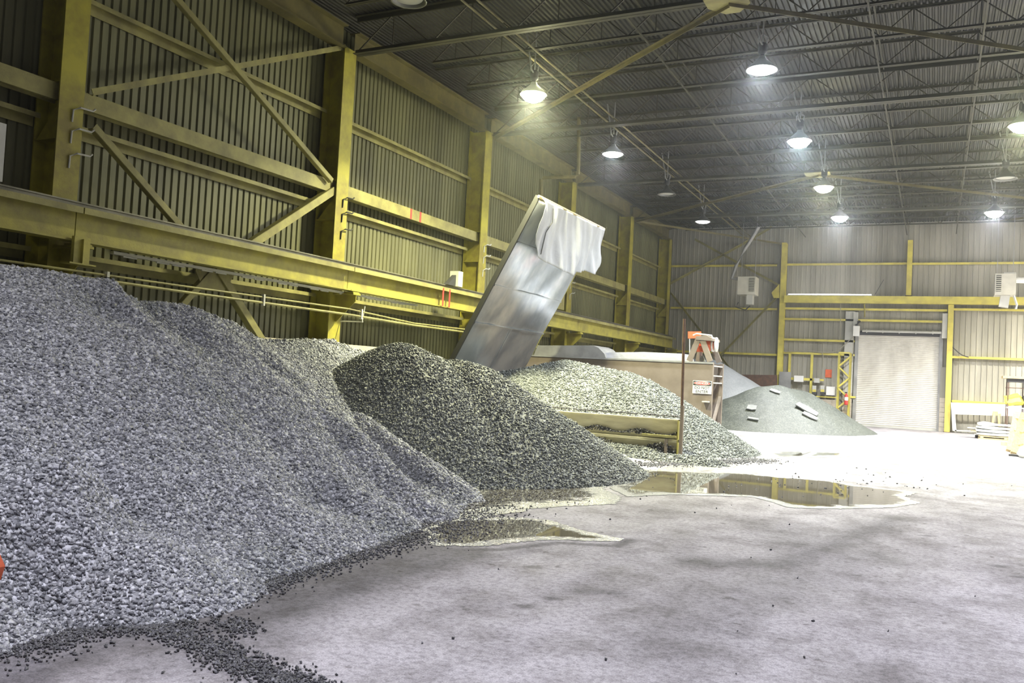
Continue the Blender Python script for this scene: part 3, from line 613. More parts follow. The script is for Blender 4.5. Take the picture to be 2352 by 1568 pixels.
def pile(name, label, X, Y, H, m, sizef=None, cover=1.0, cap=400000, group=None, minz=.0):
    H = np.maximum(H, -.02); ny, nx = X.shape
    keep = (H[:-1, :-1] > -.015) | (H[1:, :-1] > -.015) | (H[:-1, 1:] > -.015) | (H[1:, 1:] > -.015)
    i = np.arange(ny*nx).reshape(ny, nx); q = np.stack([i[:-1, :-1], i[:-1, 1:], i[1:, 1:], i[1:, :-1]], -1)[keep]
    v = np.stack([X, Y, H], -1).reshape(-1, 3); tone = np.zeros(len(v))
    us = np.unique(q); re = np.full(len(v), -1); re[us] = np.arange(len(us)); v = v[us]; q = re[q]; tone = tone[us]
    vs_, fs_ = [v], [q]; tn = [tone]
    if sizef:
        c = np.stack([X[:-1, :-1], Y[:-1, :-1], (H[:-1, :-1]+H[1:, 1:])/2], -1)[keep]
        dx = np.diff(X, axis=1)[:-1][keep]; dy = np.diff(Y, axis=0)[:, :-1][keep]
        hx = (H[:-1, 1:]-H[:-1, :-1])[keep]; hy = (H[1:, :-1]-H[:-1, :-1])[keep]; gx = hx/dx; gy = hy/dy
        nrm = np.stack([-gx, -gy, np.ones_like(gx)], -1); vw = CAM-c; face = (nrm*vw).sum(-1)/np.linalg.norm(nrm, axis=1)/np.linalg.norm(vw, axis=1)
        px, py, d = proj(c); vis = (d > .3) & (px > -160) & (px < 2480) & (py < 1750) & (face > -.12) & (c[:, 2] > -.012)
        s = sizef(d); area = dx*dy*np.sqrt(1+gx*gx+gy*gy); dens = cover*1.25/s**2*np.where(face > .0, 1, .6)
        cnt = rng.poisson(area*dens*vis); k = np.repeat(np.arange(len(c)), cnt)
        if len(k) > cap: k = rng.choice(k, cap, replace=False)
        fu, fv = rng.random(len(k)), rng.random(len(k))
        P = np.stack([c[k, 0]+fu*dx[k], c[k, 1]+fv*dy[k], H[:-1, :-1][keep][k]+fu*hx[k]+fv*hy[k]], -1)
        P[:, 2] += s[k]*rng.uniform(-.18, .34, len(k)); sz = s[k]*np.clip(rng.lognormal(0, .28, len(k)), .5, 1.9)
        a, b = stones(P, sz); o = len(v); vs_.append(a); fs_.append(b+o)
        tn.append(np.repeat(np.clip(rng.beta(2.0, 1.9, len(k)), .02, 1), 8)); print(name, 'stones', len(k))
    me = bpy.data.meshes.new(name); raw_mesh(me, np.concatenate(vs_), np.concatenate(fs_)); setattr_f(me, 'tone', np.concatenate(tn)); me.materials.append(m)
    o = bpy.data.objects.new(name, me); COL.objects.link(o); return tag(o, label, 'gravel', group, 'stuff')
def grid(x0, x1, y0, y1, r): return np.meshgrid(np.arange(x0, x1, r), np.arange(y0, y1, r))
W3 = lambda px, py, **k: at(px, py, **k)
# pile A, the long heap along the left wall
X, Y = grid(-11.45, -3.0, -1.5, 15.5, .05)
cr = [(-400, 640), (0, 610), (135, 622), (262, 634), (283, 668), (328, 694), (400, 696), (440, 704), (480, 722), (535, 742), (590, 776), (622, 779), (700, 786), (780, 786), (826, 806)]
C = [W3(a, b, X=float(np.interp(a, [480, 620, 780], [-7.45, -8.1, -9.3]))) for a, b in cr]; C = [np.array((-7.4, -1.5, 2.3))]+[c for c in C if c[1] > 1.5]
CX = np.array([c[1] for c in C]); CZ = np.array([c[2] for c in C]); zc = np.interp(Y, CX, CZ); xc = np.interp(Y, CX, np.array([c[0] for c in C]))
n1 = vnoise(X, Y, .55, 11)
foot = np.interp(Y, [-1.5, 2.6, 3.0, 3.35, 3.7, 4.2, 4.8, 5.4, 6.0, 6.45, 7.2, 8.2, 9, 12, 15], [-3.8, -3.9, -3.97, -3.95, -3.76, -3.92, -3.88, -3.95, -4.0, -4.12, -4.45, -4.7, -5.4, -6.9, -7.3])
t = np.clip((X-xc)/(foot-xc), -1, 2)
prof = np.where(t < 0, 1-.02*(-t), 1-t*(1+.10*np.sin(np.pi*np.clip(t, 0, 1))))
H = zc*prof+np.where(t < 0, vnoise(X, Y, 1.3, 5)*.12, 0)
H = H+.14*n1*np.clip(zc*prof*1.2, 0, 1)*np.clip(t*3, .15, 1)
def sp(L): return [W3(a, b, d=(HC-z)*1/((1)*1) if False else (HC-z)*FPX/max(b-(856+(a-1176)*.0528), 1)) for a, b, z in L]
for L, tn_, aa in (([(300, 900, 1.05), (640, 1000, .72), (800, 1110, .36), (950, 1218, .0)], .62, .1), ([(655, 877, 1.2), (778, 964, .84), (870, 1050, .5), (960, 1135, .2)], .62, .08),
           ([(815, 946, .82), (914, 1020, .53), (1000, 1085, .27), (1082, 1149, .0)], .6, .1), ([(160, 1050, .78), (300, 1220, .35), (455, 1388, .0)], .55, .2)):
    H = np.maximum(H, ridge(X, Y, sp(L), tn_, aa)+.03*vnoise(X, Y, 2., 3))
A2 = sp([(640, 868, 1.25), (778, 964, .84), (870, 1050, .5), (960, 1135, .2)])
D_ = seg_dist(X, Y, [p+(.08, .62, 0) for p in A2]); H = H-.24*np.exp(-(D_/.3)**2)*np.clip(H*3, 0, 1)
D_ = seg_dist(X, Y, [p+(0, .5, 0) for p in sp([(200, 1080, .7), (320, 1230, .33), (440, 1360, .05)])]); H = H-.10*np.exp(-(D_/.25)**2)*np.clip(H*3, 0, 1)
D_ = seg_dist(X, Y, [p+(0, -.42, 0) for p in sp([(640, 1000, .72), (800, 1110, .36), (900, 1180, .1)])]); H = H-.10*np.exp(-(D_/.3)**2)*np.clip(H*3, 0, 1)
# scooped hollows
for (px, py, z, r_, dp) in ((235, 1040, .75, .2, .2), (275, 1110, .62, .16, .16), (105, 1120, .7, .2, .18), (160, 1200, .55, .14, .12), (255, 650, None, .35, .18), (430, 720, None, .3, .16), (600, 800, None, .3, .14), (560, 950, 1.05, .4, .12), (740, 1180, .15, .35, .12)):
    p = W3(px, py, X=-7.1) if z is None else sp([(px, py, z)])[0]
    H = H-dp*np.exp(-((X-p[0])**2+(Y-p[1])**2)/(r_*r_))*np.clip(H*3, 0, 1)
H = H+.06*vnoise(X, Y, 2.6, 21)*np.clip(H*4, 0, 1)+0
szA = lambda d: np.clip(.0155+.00135*d, .019, .034)
pile('gravel_pile', 'long light grey gravel pile filling the left foreground under the crane girder', X, Y, H, GA, szA, 1.5, 330000)
HA = H; XA_, YA_ = X, Y
# pile B, two humps
X, Y = grid(-11.2, -2.8, 9.0, 18.2, .05)
h1 = W3(925, 790, d=13.3); h2 = W3(1062, 829, d=13.5); h3 = W3(1000, 822, d=14.6)
H = ridge(X, Y, [h1+(-.25, .3, -.02), h1], .66, .42); H = np.maximum(H, ridge(X, Y, [h2+(-.3, .1, .0), h2+(.02, .05, -.01)], .62, .42)); H = np.maximum(H, ridge(X, Y, [h1, h2], .75, .2)-.2)
H = H+.05*vnoise(X, Y, .9, 31)+.03*vnoise(X, Y, 4, 32)
szB = lambda d: np.clip(.012+.0012*d, .026, .036)
pile('gravel_pile', 'dark two humped gravel pile in the middle, in front of the raised chute', X, Y, H, GB, szB, .9, 120000)
# pile C behind the barrier
h = [W3(1215, 842, d=19.9), W3(1300, 828, d=19.9), W3(1335, 834, d=19.8), W3(1370, 842, d=19.7), W3(1440, 853, d=19.4), W3(1474, 868, d=19.)]
X, Y = grid(-11.2, -2.6, 14.2, 21.3, .05)
H = ridge(X, Y, [h[0]+(-1.6, .2, -.3)]+h, .625, .22); H = np.maximum(H, ridge(X, Y, [W3(1585, 955, d=18.1)], .62, .2))
H = H+.05*vnoise(X, Y, 1., 41)+.03*vnoise(X, Y, 4, 42)
YBAR = 16.25; xb0 = W3(1310, 960, Y=YBAR)[0]-1.2; xb1 = W3(1563, 960, Y=YBAR)[0]
low = np.clip(.20-.30*(YBAR-.1-Y)**2-.05, -.05, .2)+.05*vnoise(X, Y, 2.5, 44)
inb = (X > xb0) & (X < xb1+.02) & (Y < YBAR+.17)
hb = W3(1565, 1050, Z=.05)
lim = .745+.66*np.maximum(0, Y-YBAR-.14)+1.6*np.maximum(0, X-xb1)+.03*vnoise(X, Y, 3, 47); H = np.where((X > xb0-2) & (X < xb1+1.5), np.minimum(H, lim), H)
H = np.where(inb, np.minimum(H, low), H); H = np.maximum(H, ridge(X, Y, [(hb[0]-.7, hb[1]-.25, .1), (hb[0]+.6, hb[1]-.45, .14)], .5, .1)+.03*vnoise(X, Y, 5, 45))
pile('gravel_pile', 'grey gravel pile held by the yellow steel barrier, right of the raised chute', X, Y, H, GB, szB, .9, 110000)
# fines by the back wall
X, Y = grid(-11.3, -2, 26, 37.5, .1)
a = W3(1640, 826, Y=33)
H = np.maximum(ridge(X, Y, [a+(-2, 0, 0), a, W3(1690, 856, Y=33.2), W3(1735, 888, Y=33.4)], .6, .2), -9)+.04*vnoise(X, Y, 2, 51)
pile('fines_pile', 'pale grey fine dust pile behind the bin wall with the danger sign', X, Y, H, GD)
X, Y = grid(-9.5, -.6, 24.5, 38.2, .07)
H = ridge(X, Y, [W3(1730, 889, Y=30), W3(1790, 884, Y=30.8), W3(1835, 892, Y=32), W3(1866, 918, Y=33.2)], .58, .2)+.07*vnoise(X, Y, 1.1, 61)+.035*vnoise(X, Y, 4, 62)
H = np.maximum(H, ridge(X, Y, [W3(1905, 945, Y=34), W3(1950, 980, Y=34.4)], .5, .1)); H = H-.06*np.maximum(0, np.sin(X*2.6+Y*1.2))*np.clip(H, 0, 1)
pile('fines_pile', 'dark green grey fines pile with flat slabs in front of the back wall', X, Y, H, GE); HE, XE, YE = H, X, Y
def hE(x, y): return float(HE[np.argmin(abs(YE[:, 0]-y)), np.argmin(abs(XE[0]-x))])
for (u_, v_, Yv, sx, sy, lab) in ((1853, 943, 29.6, .75, .45, 'largest flat grey slab lying on the slope of the dark fines pile'), (1860, 957, 29.0, .5, .25, 'pale slab just below the largest slab on the fines pile'), (1780, 904, 29.4, .35, .18, 'small pale slab near the top of the fines pile'), (1727, 938, 27.9, .3, .3, 'round edged slab on the left shoulder of the fines pile'), (1730, 966, 27.4, .35, .12, 'thin pale slab low on the left of the fines pile')):
    p = W3(u_, v_, Y=Yv)
    dr = p-CAM; best = p
    for q_ in np.arange(.6, 1.25, .002):
        c_ = CAM+dr*q_
        if 25 < c_[1] < 38 and hE(c_[0], c_[1]) > c_[2]: best = c_; break
    p = best
    z = hE(p[0], p[1]); gx = (hE(p[0]+.2, p[1])-hE(p[0]-.2, p[1]))/.4; gy = (hE(p[0], p[1]+.2)-hE(p[0], p[1]-.2))/.4
    n_ = np.array((-gx, -gy, 1.)); n_ /= np.linalg.norm(n_); ax = np.cross((0, 1, 0), n_); ax /= np.linalg.norm(ax); ay = np.cross(n_, ax)
    pts = [np.array((p[0], p[1], z))+n_*.02+ax*sx*i+ay*sy*j for i, j in ((-.5, -.42), (.1, -.5), (.5, -.35), (.46, .4), (-.1, .5), (-.48, .38))]
    tag(MB().prism(pts, n_*.035).build('stone_slab', 'slab'), lab, 'slab', 'slabs on the fines pile')
# loose gravel strewn over the floor
P = []
for pts, wd, n in (([(250, 1430), (400, 1450), (520, 1510), (640, 1560), (760, 1610)], .07, 1800), ([(520, 1430), (560, 1450)], .06, 160), ([(560, 1365), (660, 1330)], .02, 120), ([(940, 1235), (1080, 1170)], .25, 900), ([(0, 1500), (200, 1440), (420, 1410)], .12, 1500), ([(450, 1400), (700, 1310), (950, 1235)], .1, 1500),
                   ([(1050, 1110), (1280, 1108), (1480, 1085)], .16, 1400), ([(1470, 1068), (1640, 1062), (1760, 1056)], .2, 900), ([(1000, 1180), (1180, 1130)], .4, 220), ([(300, 1560), (1900, 1300)], 1.2, 14), ([(1500, 1130), (2100, 1100)], .8, 60)):
    Q = [W3(a, b, Z=0) for a, b in pts]
    for k in range(int(n*1.7)):
        i = random.randrange(len(Q)-1); t = random.random(); p = Q[i]*(1-t)+Q[i+1]*t; P.append((p[0]+random.gauss(0, wd), p[1]+random.gauss(0, wd), .006))
for k in range(2600):
    xx = random.uniform(xb0, xb1-.05); u_ = random.random()
    if u_ < .4: P.append((xx, YBAR+.0+random.uniform(-.03, .07), .395+random.random()*.05*(1+math.sin(xx*7))))
    elif u_ < .7: P.append((xx, YBAR+random.uniform(-.03, .17), .765+random.random()*.03))
    else: P.append((xx, YBAR-.05+random.uniform(-.1, .09), .10+random.random()*.08*(1+math.sin(xx*5))))
P = np.array(P); sz = np.clip(.013+.0011*P[:, 1], .015, .034)*rng.uniform(.5, 1.2, len(P)); a, b = stones(P, sz)
me = bpy.data.meshes.new('loose_gravel'); raw_mesh(me, a, b); setattr_f(me, 'tone', np.repeat(rng.beta(1.4, 2.8, len(P))+.01, 8)); me.materials.append(GW)
o = bpy.data.objects.new('loose_gravel', me); COL.objects.link(o); tag(o, 'loose stones strewn on the floor along the foot of the gravel piles', 'gravel', None, 'stuff')

# ---------------------------------------------------------------- puddles
def puddle_mat():
    m = bpy.data.materials.new('puddle_water'); m.use_nodes = True; nt = m.node_tree; N = nt.nodes; L = nt.links; b = N['Principled BSDF']
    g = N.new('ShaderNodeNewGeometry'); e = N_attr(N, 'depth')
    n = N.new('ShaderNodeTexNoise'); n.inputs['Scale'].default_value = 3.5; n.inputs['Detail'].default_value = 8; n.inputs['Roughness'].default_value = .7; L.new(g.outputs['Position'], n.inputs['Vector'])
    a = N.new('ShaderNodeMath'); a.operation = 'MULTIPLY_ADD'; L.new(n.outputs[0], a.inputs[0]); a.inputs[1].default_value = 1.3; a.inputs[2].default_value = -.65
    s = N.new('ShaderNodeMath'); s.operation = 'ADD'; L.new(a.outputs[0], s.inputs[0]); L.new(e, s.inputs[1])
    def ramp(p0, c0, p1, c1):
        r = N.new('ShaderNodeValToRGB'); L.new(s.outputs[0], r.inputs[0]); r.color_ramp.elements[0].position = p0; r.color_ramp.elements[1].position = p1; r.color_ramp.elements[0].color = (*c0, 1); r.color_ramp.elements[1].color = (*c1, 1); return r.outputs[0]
    L.new(ramp(.3, (.46, .46, .44), .52, (.15, .135, .11)), b.inputs['Base Color']); L.new(ramp(.32, (.25,)*3, .5, (.02,)*3), b.inputs['Roughness'])  # slurry rim whitened in its colour to stand for glittering reflections
    b.inputs['IOR'].default_value = 1.4; b.inputs['Coat Weight'].default_value = .6; b.inputs['Coat Roughness'].default_value = .03
    n2 = N.new('ShaderNodeTexVoronoi'); n2.inputs['Scale'].default_value = 45; L.new(g.outputs['Position'], n2.inputs['Vector'])
    bp = N.new('ShaderNodeBump'); bp.inputs['Distance'].default_value = .01; L.new(ramp(.36, (.9,)*3, .5, (0,)*3), bp.inputs['Strength']); L.new(n2.outputs['Distance'], bp.inputs['Height'])
    L.new(bp.outputs[0], b.inputs['Normal']); L.new(bp.outputs[0], b.inputs['Coat Normal']); return m
PM = puddle_mat()
def puddle(pts, lab, rim=.35, warp=.12, z=.005, deep=1.):
    Q = np.array([W3(a, b, Z=0)[:2] for a, b in pts]); r = .04
    X, Y = grid(Q[:, 0].min()-.3, Q[:, 0].max()+.3, Q[:, 1].min()-.3, Q[:, 1].max()+.3, r)
    Xw = X+warp*vnoise(X, Y, 2.5, 71)*2; Yw = Y+warp*vnoise(X, Y, 2.5, 77)*2
    ins = np.zeros(X.shape, bool); n = len(Q)
    for i in range(n):
        x1, y1 = Q[i]; x2, y2 = Q[(i+1) % n]; c = ((y1 > Yw) != (y2 > Yw)); ins ^= c & (Xw < (x2-x1)*(Yw-y1)/((y2-y1) if y2 != y1 else 1e-9)+x1)
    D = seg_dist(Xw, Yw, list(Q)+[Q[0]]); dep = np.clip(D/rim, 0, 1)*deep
    k = ins[:-1, :-1] & ins[1:, 1:]; i = np.arange(X.size).reshape(X.shape); q = np.stack([i[:-1, :-1], i[:-1, 1:], i[1:, 1:], i[1:, :-1]], -1)[k]
    us = np.unique(q); re = np.full(X.size, -1); re[us] = np.arange(len(us)); v = np.stack([X.ravel()[us], Y.ravel()[us], np.full(len(us), z)], -1)
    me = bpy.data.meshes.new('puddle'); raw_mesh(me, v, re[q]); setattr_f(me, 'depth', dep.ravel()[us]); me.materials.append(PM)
    o = bpy.data.objects.new('puddle', me); COL.objects.link(o); tag(o, lab, 'puddle', None, 'stuff')
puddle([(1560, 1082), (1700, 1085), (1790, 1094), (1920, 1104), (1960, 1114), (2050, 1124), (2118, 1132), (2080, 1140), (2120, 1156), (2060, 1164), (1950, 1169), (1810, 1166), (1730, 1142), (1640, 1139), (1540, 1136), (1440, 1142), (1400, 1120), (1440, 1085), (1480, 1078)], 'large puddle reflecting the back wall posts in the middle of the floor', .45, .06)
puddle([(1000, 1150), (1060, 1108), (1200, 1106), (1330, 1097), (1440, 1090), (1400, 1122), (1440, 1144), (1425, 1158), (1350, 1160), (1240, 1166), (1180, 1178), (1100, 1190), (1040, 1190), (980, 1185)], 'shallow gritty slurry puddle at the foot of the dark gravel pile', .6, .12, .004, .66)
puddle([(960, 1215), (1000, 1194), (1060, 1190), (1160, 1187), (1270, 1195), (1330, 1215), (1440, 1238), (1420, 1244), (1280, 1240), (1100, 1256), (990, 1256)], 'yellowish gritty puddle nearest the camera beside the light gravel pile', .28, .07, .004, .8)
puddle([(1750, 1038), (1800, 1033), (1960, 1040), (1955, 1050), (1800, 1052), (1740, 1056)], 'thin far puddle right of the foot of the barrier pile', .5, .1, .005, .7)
puddle([(1590, 1066), (1700, 1066), (1690, 1074), (1600, 1084), (1500, 1080), (1540, 1070)], 'narrow slurry strip with painted white sheen below the barrier pile', .5, .08, .003, .4)
0 and puddle([(1830, 1222), (1862, 1222), (1870, 1235), (1840, 1236)], 'tiny wet patch with sparkling highlights on the dark floor stain', .3, .12, .004, .6)

# ---------------------------------------------------------------- raised cover (chute) with plastic sheet
T0, B0 = W3(1240, 452, Y=16.5), W3(1043, 825, Y=16.5); T1 = W3(1380, 517, X=T0[0]); wv = np.array((0, T1[1]-T0[1], 0)); sl = (B0-T0); ln = np.linalg.norm(sl); sl = sl/ln
nv = np.cross(wv/np.linalg.norm(wv), sl); nv = nv/np.linalg.norm(nv); nv = nv if nv[0] > 0 else -nv
L_ = ln+.55; W_ = np.linalg.norm(wv)
t = thing('raised_hopper_cover', 'tall tilted galvanised sheet cover rising behind the gravel with plastic over its top', 'cover', tuple(B0+sl*.5+wv/2))
m = MB(); nS, nW = 24, 16
def cov(s, w_): # sheet surface with slight dents
    return T0+sl*s+wv*w_+nv*(.022*math.sin(w_*9+s*1.3)*math.sin(s*2.1+.4)+.012*math.sin(w_*23+s*4))
vs = [cov(L_*i/nS, j/nW) for i in range(nS+1) for j in range(nW+1)]; fs = [(i*(nW+1)+j, i*(nW+1)+j+1, (i+1)*(nW+1)+j+1, (i+1)*(nW+1)+j) for i in range(nS) for j in range(nW)]
vb = [v-nv*.05 for v in vs]; n0 = len(vs)
m.add(vs+vb, fs+[tuple(k+n0 for k in f[::-1]) for f in fs]+[(j, j+1, j+1+n0, j+n0) for j in range(nW)]); m.build('sheet', 'galv', t, True)
yy = np.array((0, 1., 0))
MB().bar(T0-yy*.05-nv*.02, T0+sl*L_-yy*.05-nv*.02, .05, .11, tuple(nv)).build('side_flange', 'black', t)
MB().bar(T0+wv+yy*.03-nv*.06, T0+wv+sl*L_+yy*.03-nv*.06, .05, .12, tuple(nv)).build('side_flange', 'yellow', t)
for s_ in (1.08, 2.15, 3.1):
    s0 = s_*ln/4.05; MB().bar(T0+sl*s0+nv*.03, T0+sl*s0+wv+nv*.03, .03, .014, tuple(nv)).build('seam', 'galv', t)
MB().bar(T0+wv*.5+sl*3.1+nv*.03, T0+wv*.5+sl*L_+nv*.03, .015, .008, tuple(nv)).build('seam', 'galv', t)
for w_ in (.15, .5, .85):
    MB().ibeam(T0+wv*w_+sl*.1-nv*.12, T0+wv*w_+sl*L_-nv*.12, .12, .1, .01, .01, tuple(nv)).build('stiffener', 'grey', t)
MB().tube([T0-yy*.12+nv*.03, T0+wv+yy*.18+nv*.03], .035, 8).build('top_pole', 'wood', t)
# plastic sheet hung from the pole
NX_, NY_ = 60, 26; out = []
lowp = [(0, .10), (.03, .55), (.06, 1.05), (.12, 1.38), (.16, 1.42), (.3, 1.45), (.5, 1.5), (.64, 1.48), (.72, 1.36), (.78, 1.34), (.86, 1.3), (.93, 1.25), (1.0, .8)]
for j in range(NX_+1):
    w_ = j/NX_; dlen = np.interp(w_, [a for a, b in lowp], [b for a, b in lowp])*.92
    for i in range(NY_+1):
        q = i/NY_; fold = .05*math.sin(w_*34+q*2)+.03*math.sin(w_*71-q*5)+.05*math.sin(w_*11+q*3)
        base = T0+wv*(w_*1.04-.01)+nv*(.07+.06*math.sin(q*math.pi/2)+fold*(.25+q))
        hang = sl*dlen*q*.55+np.array((0, 0, -1.))*dlen*q*.42+nv*.12*q*dlen; out.append(base+hang+yy*.06*math.sin(q*4+w_*9))
m = MB(); c_ = NY_+1; m.add(out, [(j*c_+i, j*c_+i+1, (j+1)*c_+i+1, (j+1)*c_+i) for j in range(NX_) for i in range(NY_)])
o = m.build('plastic_sheet', 'plastic', None, True); tag(o, 'white plastic sheet draped over the top of the tilted metal cover', 'plastic sheet')
sm = o.modifiers.new('thick', 'SOLIDIFY'); sm.thickness = .006
# end flap of the sheet hanging free beyond the pole
MB().tube([out[8*c_+2]+nv*.03, out[9*c_+8]+nv*.04, out[7*c_+14]+nv*.04, out[8*c_+24]+nv*.04], .01, 5).build('tie_cord', 'dark', o)

# ---------------------------------------------------------------- bin wall with sign, motor frame and covers
YN = 21.5; a = W3(1205, 826, Y=YN); b = W3(1638, 832, Y=YN); zt = b[2]; xr = b[0]; xl = -10.3
t = thing('bin_wall', 'brown steel bin wall carrying the danger sign behind the gravel', 'wall plate', ((xl+xr)/2, YN, 0))
MB().box(xl, xr, YN, YN+.03, 0, zt).build('plate', 'brown', t)
MB().box(xl, xr, YN-.03, YN, zt-.04, zt).build('top_lip', 'grey', t)
for y in (YN+.03, YN+1.15): MB().box(xr-.09, xr, y, y+.09, 0, zt).build('post', 'brown', t)
for z in (zt-.07, zt-.32, zt-.5): MB().box(xr-.07, xr-.01, YN+.12, YN+1.15, z-.03, z).build('cross_rail', 'lightgrey', t)
MB().bar((xr-.05, YN+.15, .1), (xr-.05, YN+1.15, 1.1), .07, .07).build('brace', 'brown', t); MB().box(xl, xr-.1, YN+1.2, YN+1.23, 0, zt-.02).build('back_plate', 'brown', t)
MB().box(W3(1615, 945, Y=YN)[0], xr-.04, YN-.18, YN, 1.0-.03+.0, 1.0).build('ledge', 'lightgrey', t)
# sign
a = W3(1592, 873, Y=YN-.03); b = W3(1634, 905, Y=YN-.03); x0, x1, z1, z0 = a[0], b[0], a[2], b[2]; wd, hh = x1-x0, z1-z0
t = thing('danger_sign', 'white danger do not enter sign fixed on the brown bin wall', 'sign', ((x0+x1)/2, YN-.03, z0))
MB().box(x0, x1, YN-.045, YN-.032, z0, z1).build('panel', 'white', t)
MB().box(x0+.01, x1-.01, YN-.048, YN-.046, z0+hh*.62, z1-.012).build('header', 'ink', t)
m = MB(); cx, cz = (x0+x1)/2, z0+hh*.80
m.add([(cx+wd*.45*math.cos(q/16*math.pi), YN-.050, cz+hh*.145*math.sin(q/16*math.pi)) for q in range(32)], [tuple(range(32))]); m.build('oval_border', 'white', t)
m = MB(); m.add([(cx+wd*.43*math.cos(q/16*math.pi), YN-.052, cz+hh*.125*math.sin(q/16*math.pi)) for q in range(32)], [tuple(range(32))]); m.build('red_oval', 'red', t)
def text(s, x, z, size, m, y, parent, width=None):
    c = bpy.data.curves.new('t', 'FONT'); c.body = s; c.size = size; c.align_x = 'CENTER'; c.align_y = 'CENTER'; c.offset = size*.012
    o = bpy.data.objects.new('t', c); COL.objects.link(o); bpy.context.view_layer.update()
    me = bpy.data.meshes.new_from_object(o.evaluated_get(bpy.context.evaluated_depsgraph_get())); bpy.data.objects.remove(o)
    v = np.zeros(len(me.vertices)*3); me.vertices.foreach_get('co', v); v = v.reshape(-1, 3); sx = width/(v[:, 0].max()-v[:, 0].min()) if width else 1
    v = np.stack([x-parent.location[0]+v[:, 0]*sx, np.full(len(v), y-parent.location[1]), z-parent.location[2]+v[:, 1]], -1); me.vertices.foreach_set('co', v.ravel()); me.materials.clear(); me.materials.append(M[m])
    o = bpy.data.objects.new('lettering', me); COL.objects.link(o); o.parent = parent; me.update(); return o
text('DANGER', cx, cz, hh*.23, 'white', YN-.054, t, wd*.68); text('DO NOT', cx, z0+hh*.44, hh*.30, 'ink', YN-.048, t, wd*.8); text('ENTER', cx, z0+hh*.15, hh*.30, 'ink', YN-.048, t, wd*.66)
# sheet covers on top of the bin
def prism_px(pts, Y, dep, name, m, lab=None, cat=None, parent=None, grp=None):
    return tag(MB().prism([W3(a, b, Y=Y) for a, b in pts], (0, dep, 0)).build(name, m, parent), lab, cat, grp)
prism_px([(1222, 826), (1235, 793), (1362, 793), (1374, 798), (1388, 812), (1394, 829)], YN+.1, 1.2, 'metal_hood', 'grey', 'bent grey metal hood on the bin wall just right of the chute', 'hood')
prism_px([(1390, 829), (1384, 811), (1400, 809), (1480, 808), (1568, 812), (1573, 832)], YN+.25, 1.0, 'wrapped_roll', 'plastic', 'long white wrapped cover lying along the top of the bin wall', 'cover')
prism_px([(1570, 832), (1572, 818), (1585, 820), (1586, 832)], YN+.3, .3, 'white_sack', 'bag', 'small white sack at the right end of the wrapped cover', 'sack')
# motor frame
t = thing('motor_frame', 'grey A shaped steel frame with orange motor on top of the bin wall', 'frame', (W3(1620, 830, Y=YN+.5)[0], YN+.5, zt))
for (p, q, yo) in (((1583, 829), (1604, 778), .1), ((1631, 830), (1612, 776), .1), ((1604, 830), (1612, 780), .9), ((1652, 832), (1632, 780), .9)):
    MB().bar(W3(*p, Y=YN+yo), W3(*q, Y=YN+yo), .14, .05, (0, 1, 0)).build('leg', 'brown', t)
prism_px([(1598, 772), (1622, 770), (1634, 776), (1634, 782), (1598, 780)], YN+.05, .95, 'top_plate', 'brown', parent=t)
p = W3(1614, 790, Y=YN+.5); MB().tube([p+(-.12, 0, 0), p+(.26, .1, 0)], .17, 14).build('motor', 'orange', t, True)
MB().tube([p+(.22, .1, 0), p+(.27, .1, 0)], .19, 14).tube([p+(.31, .1, 0), p+(.35, .1, 0)], .19, 14).build('motor_flange', 'white', t, True)
MB().box(p[0]-.22, p[0]+.1, p[1]-.2, p[1]+.2, p[2]-.2, p[2]-.05).build('motor_base', 'orange', t)
MB().tube([W3(1592, 770, Y=YN+.2), W3(1600, 766, Y=YN+.2), W3(1634, 770, Y=YN+.2), W3(1638, 778, Y=YN+.2)], .02, 6).build('guard_rail', 'white', t)
prism_px([(1606, 830), (1608, 818), (1614, 816), (1620, 830)], YN+.4, .06, 'lug', 'grey', parent=t)
t = thing('orange_marker', 'orange rectangular marker plate on a rod left of the motor frame', 'marker', tuple(W3(1586, 830, Y=YN+.9)))
prism_px([(1580, 761), (1610, 761), (1610, 776), (1580, 777)], YN+.9, .03, 'plate', 'orange', parent=t); MB().tube([W3(1584, 830, Y=YN+.92), W3(1584, 776, Y=YN+.92)], .012).build('rod', 'lightgrey', t)
# barrier
YBm = YBAR; xA = W3(1290, 960, Y=YBm)[0]-.3; xB = xb1-.02
t = thing('steel_barrier', 'yellow steel beam barrier holding back gravel beside the thin pole', 'barrier', ((xA+xB)/2, YBm, 0))
zz = W3(1440, 955, Y=YBm)[2]; zm = W3(1500, 1008, Y=YBm)[2]; 
MB().ibeam((xA, YBm+.08, (zz+zm)/2), (xB, YBm+.08, (zz+zm)/2), zz-zm, .24, .022, .02).build('upper_beam', 'dusty', t)
MB().ibeam((xA, YBm+.08, zm/2), (xB, YBm+.08, zm/2), zm-.01, .24, .02, .02).build('lower_beam', 'dusty', t)
MB().box(xB-.02, xB+.0, YBm-.05, YBm+.2, 0, zz).build('end_plate', 'yellow', t); MB().box(xB-.24, xB-.18, YBm-.12, YBm-.08, 0, zm+.03).build('stake', 'brown', t)
MB().box(xB-.7, xB-.02, YBm-.13, YBm-.04, zm+.06, zm+.1).build('bracket', 'beam', t)
tp_ = W3(1572, 732, Y=YBm-.1); bt = W3(1563, 1036, Y=YBm-.1)
t = thing('steel_pole', 'thin rusty steel pole standing upright at the end of the yellow barrier', 'pole', (bt[0], bt[1], 0))
MB().box(bt[0]-.03, bt[0]+.03, bt[1]-.03, bt[1]+.03, 0, 1.0).build('socket', 'brown', t); MB().tube([(bt[0], bt[1], .3), (tp_[0], tp_[1], tp_[2])], .028, 8).build('shaft', 'rust', t)
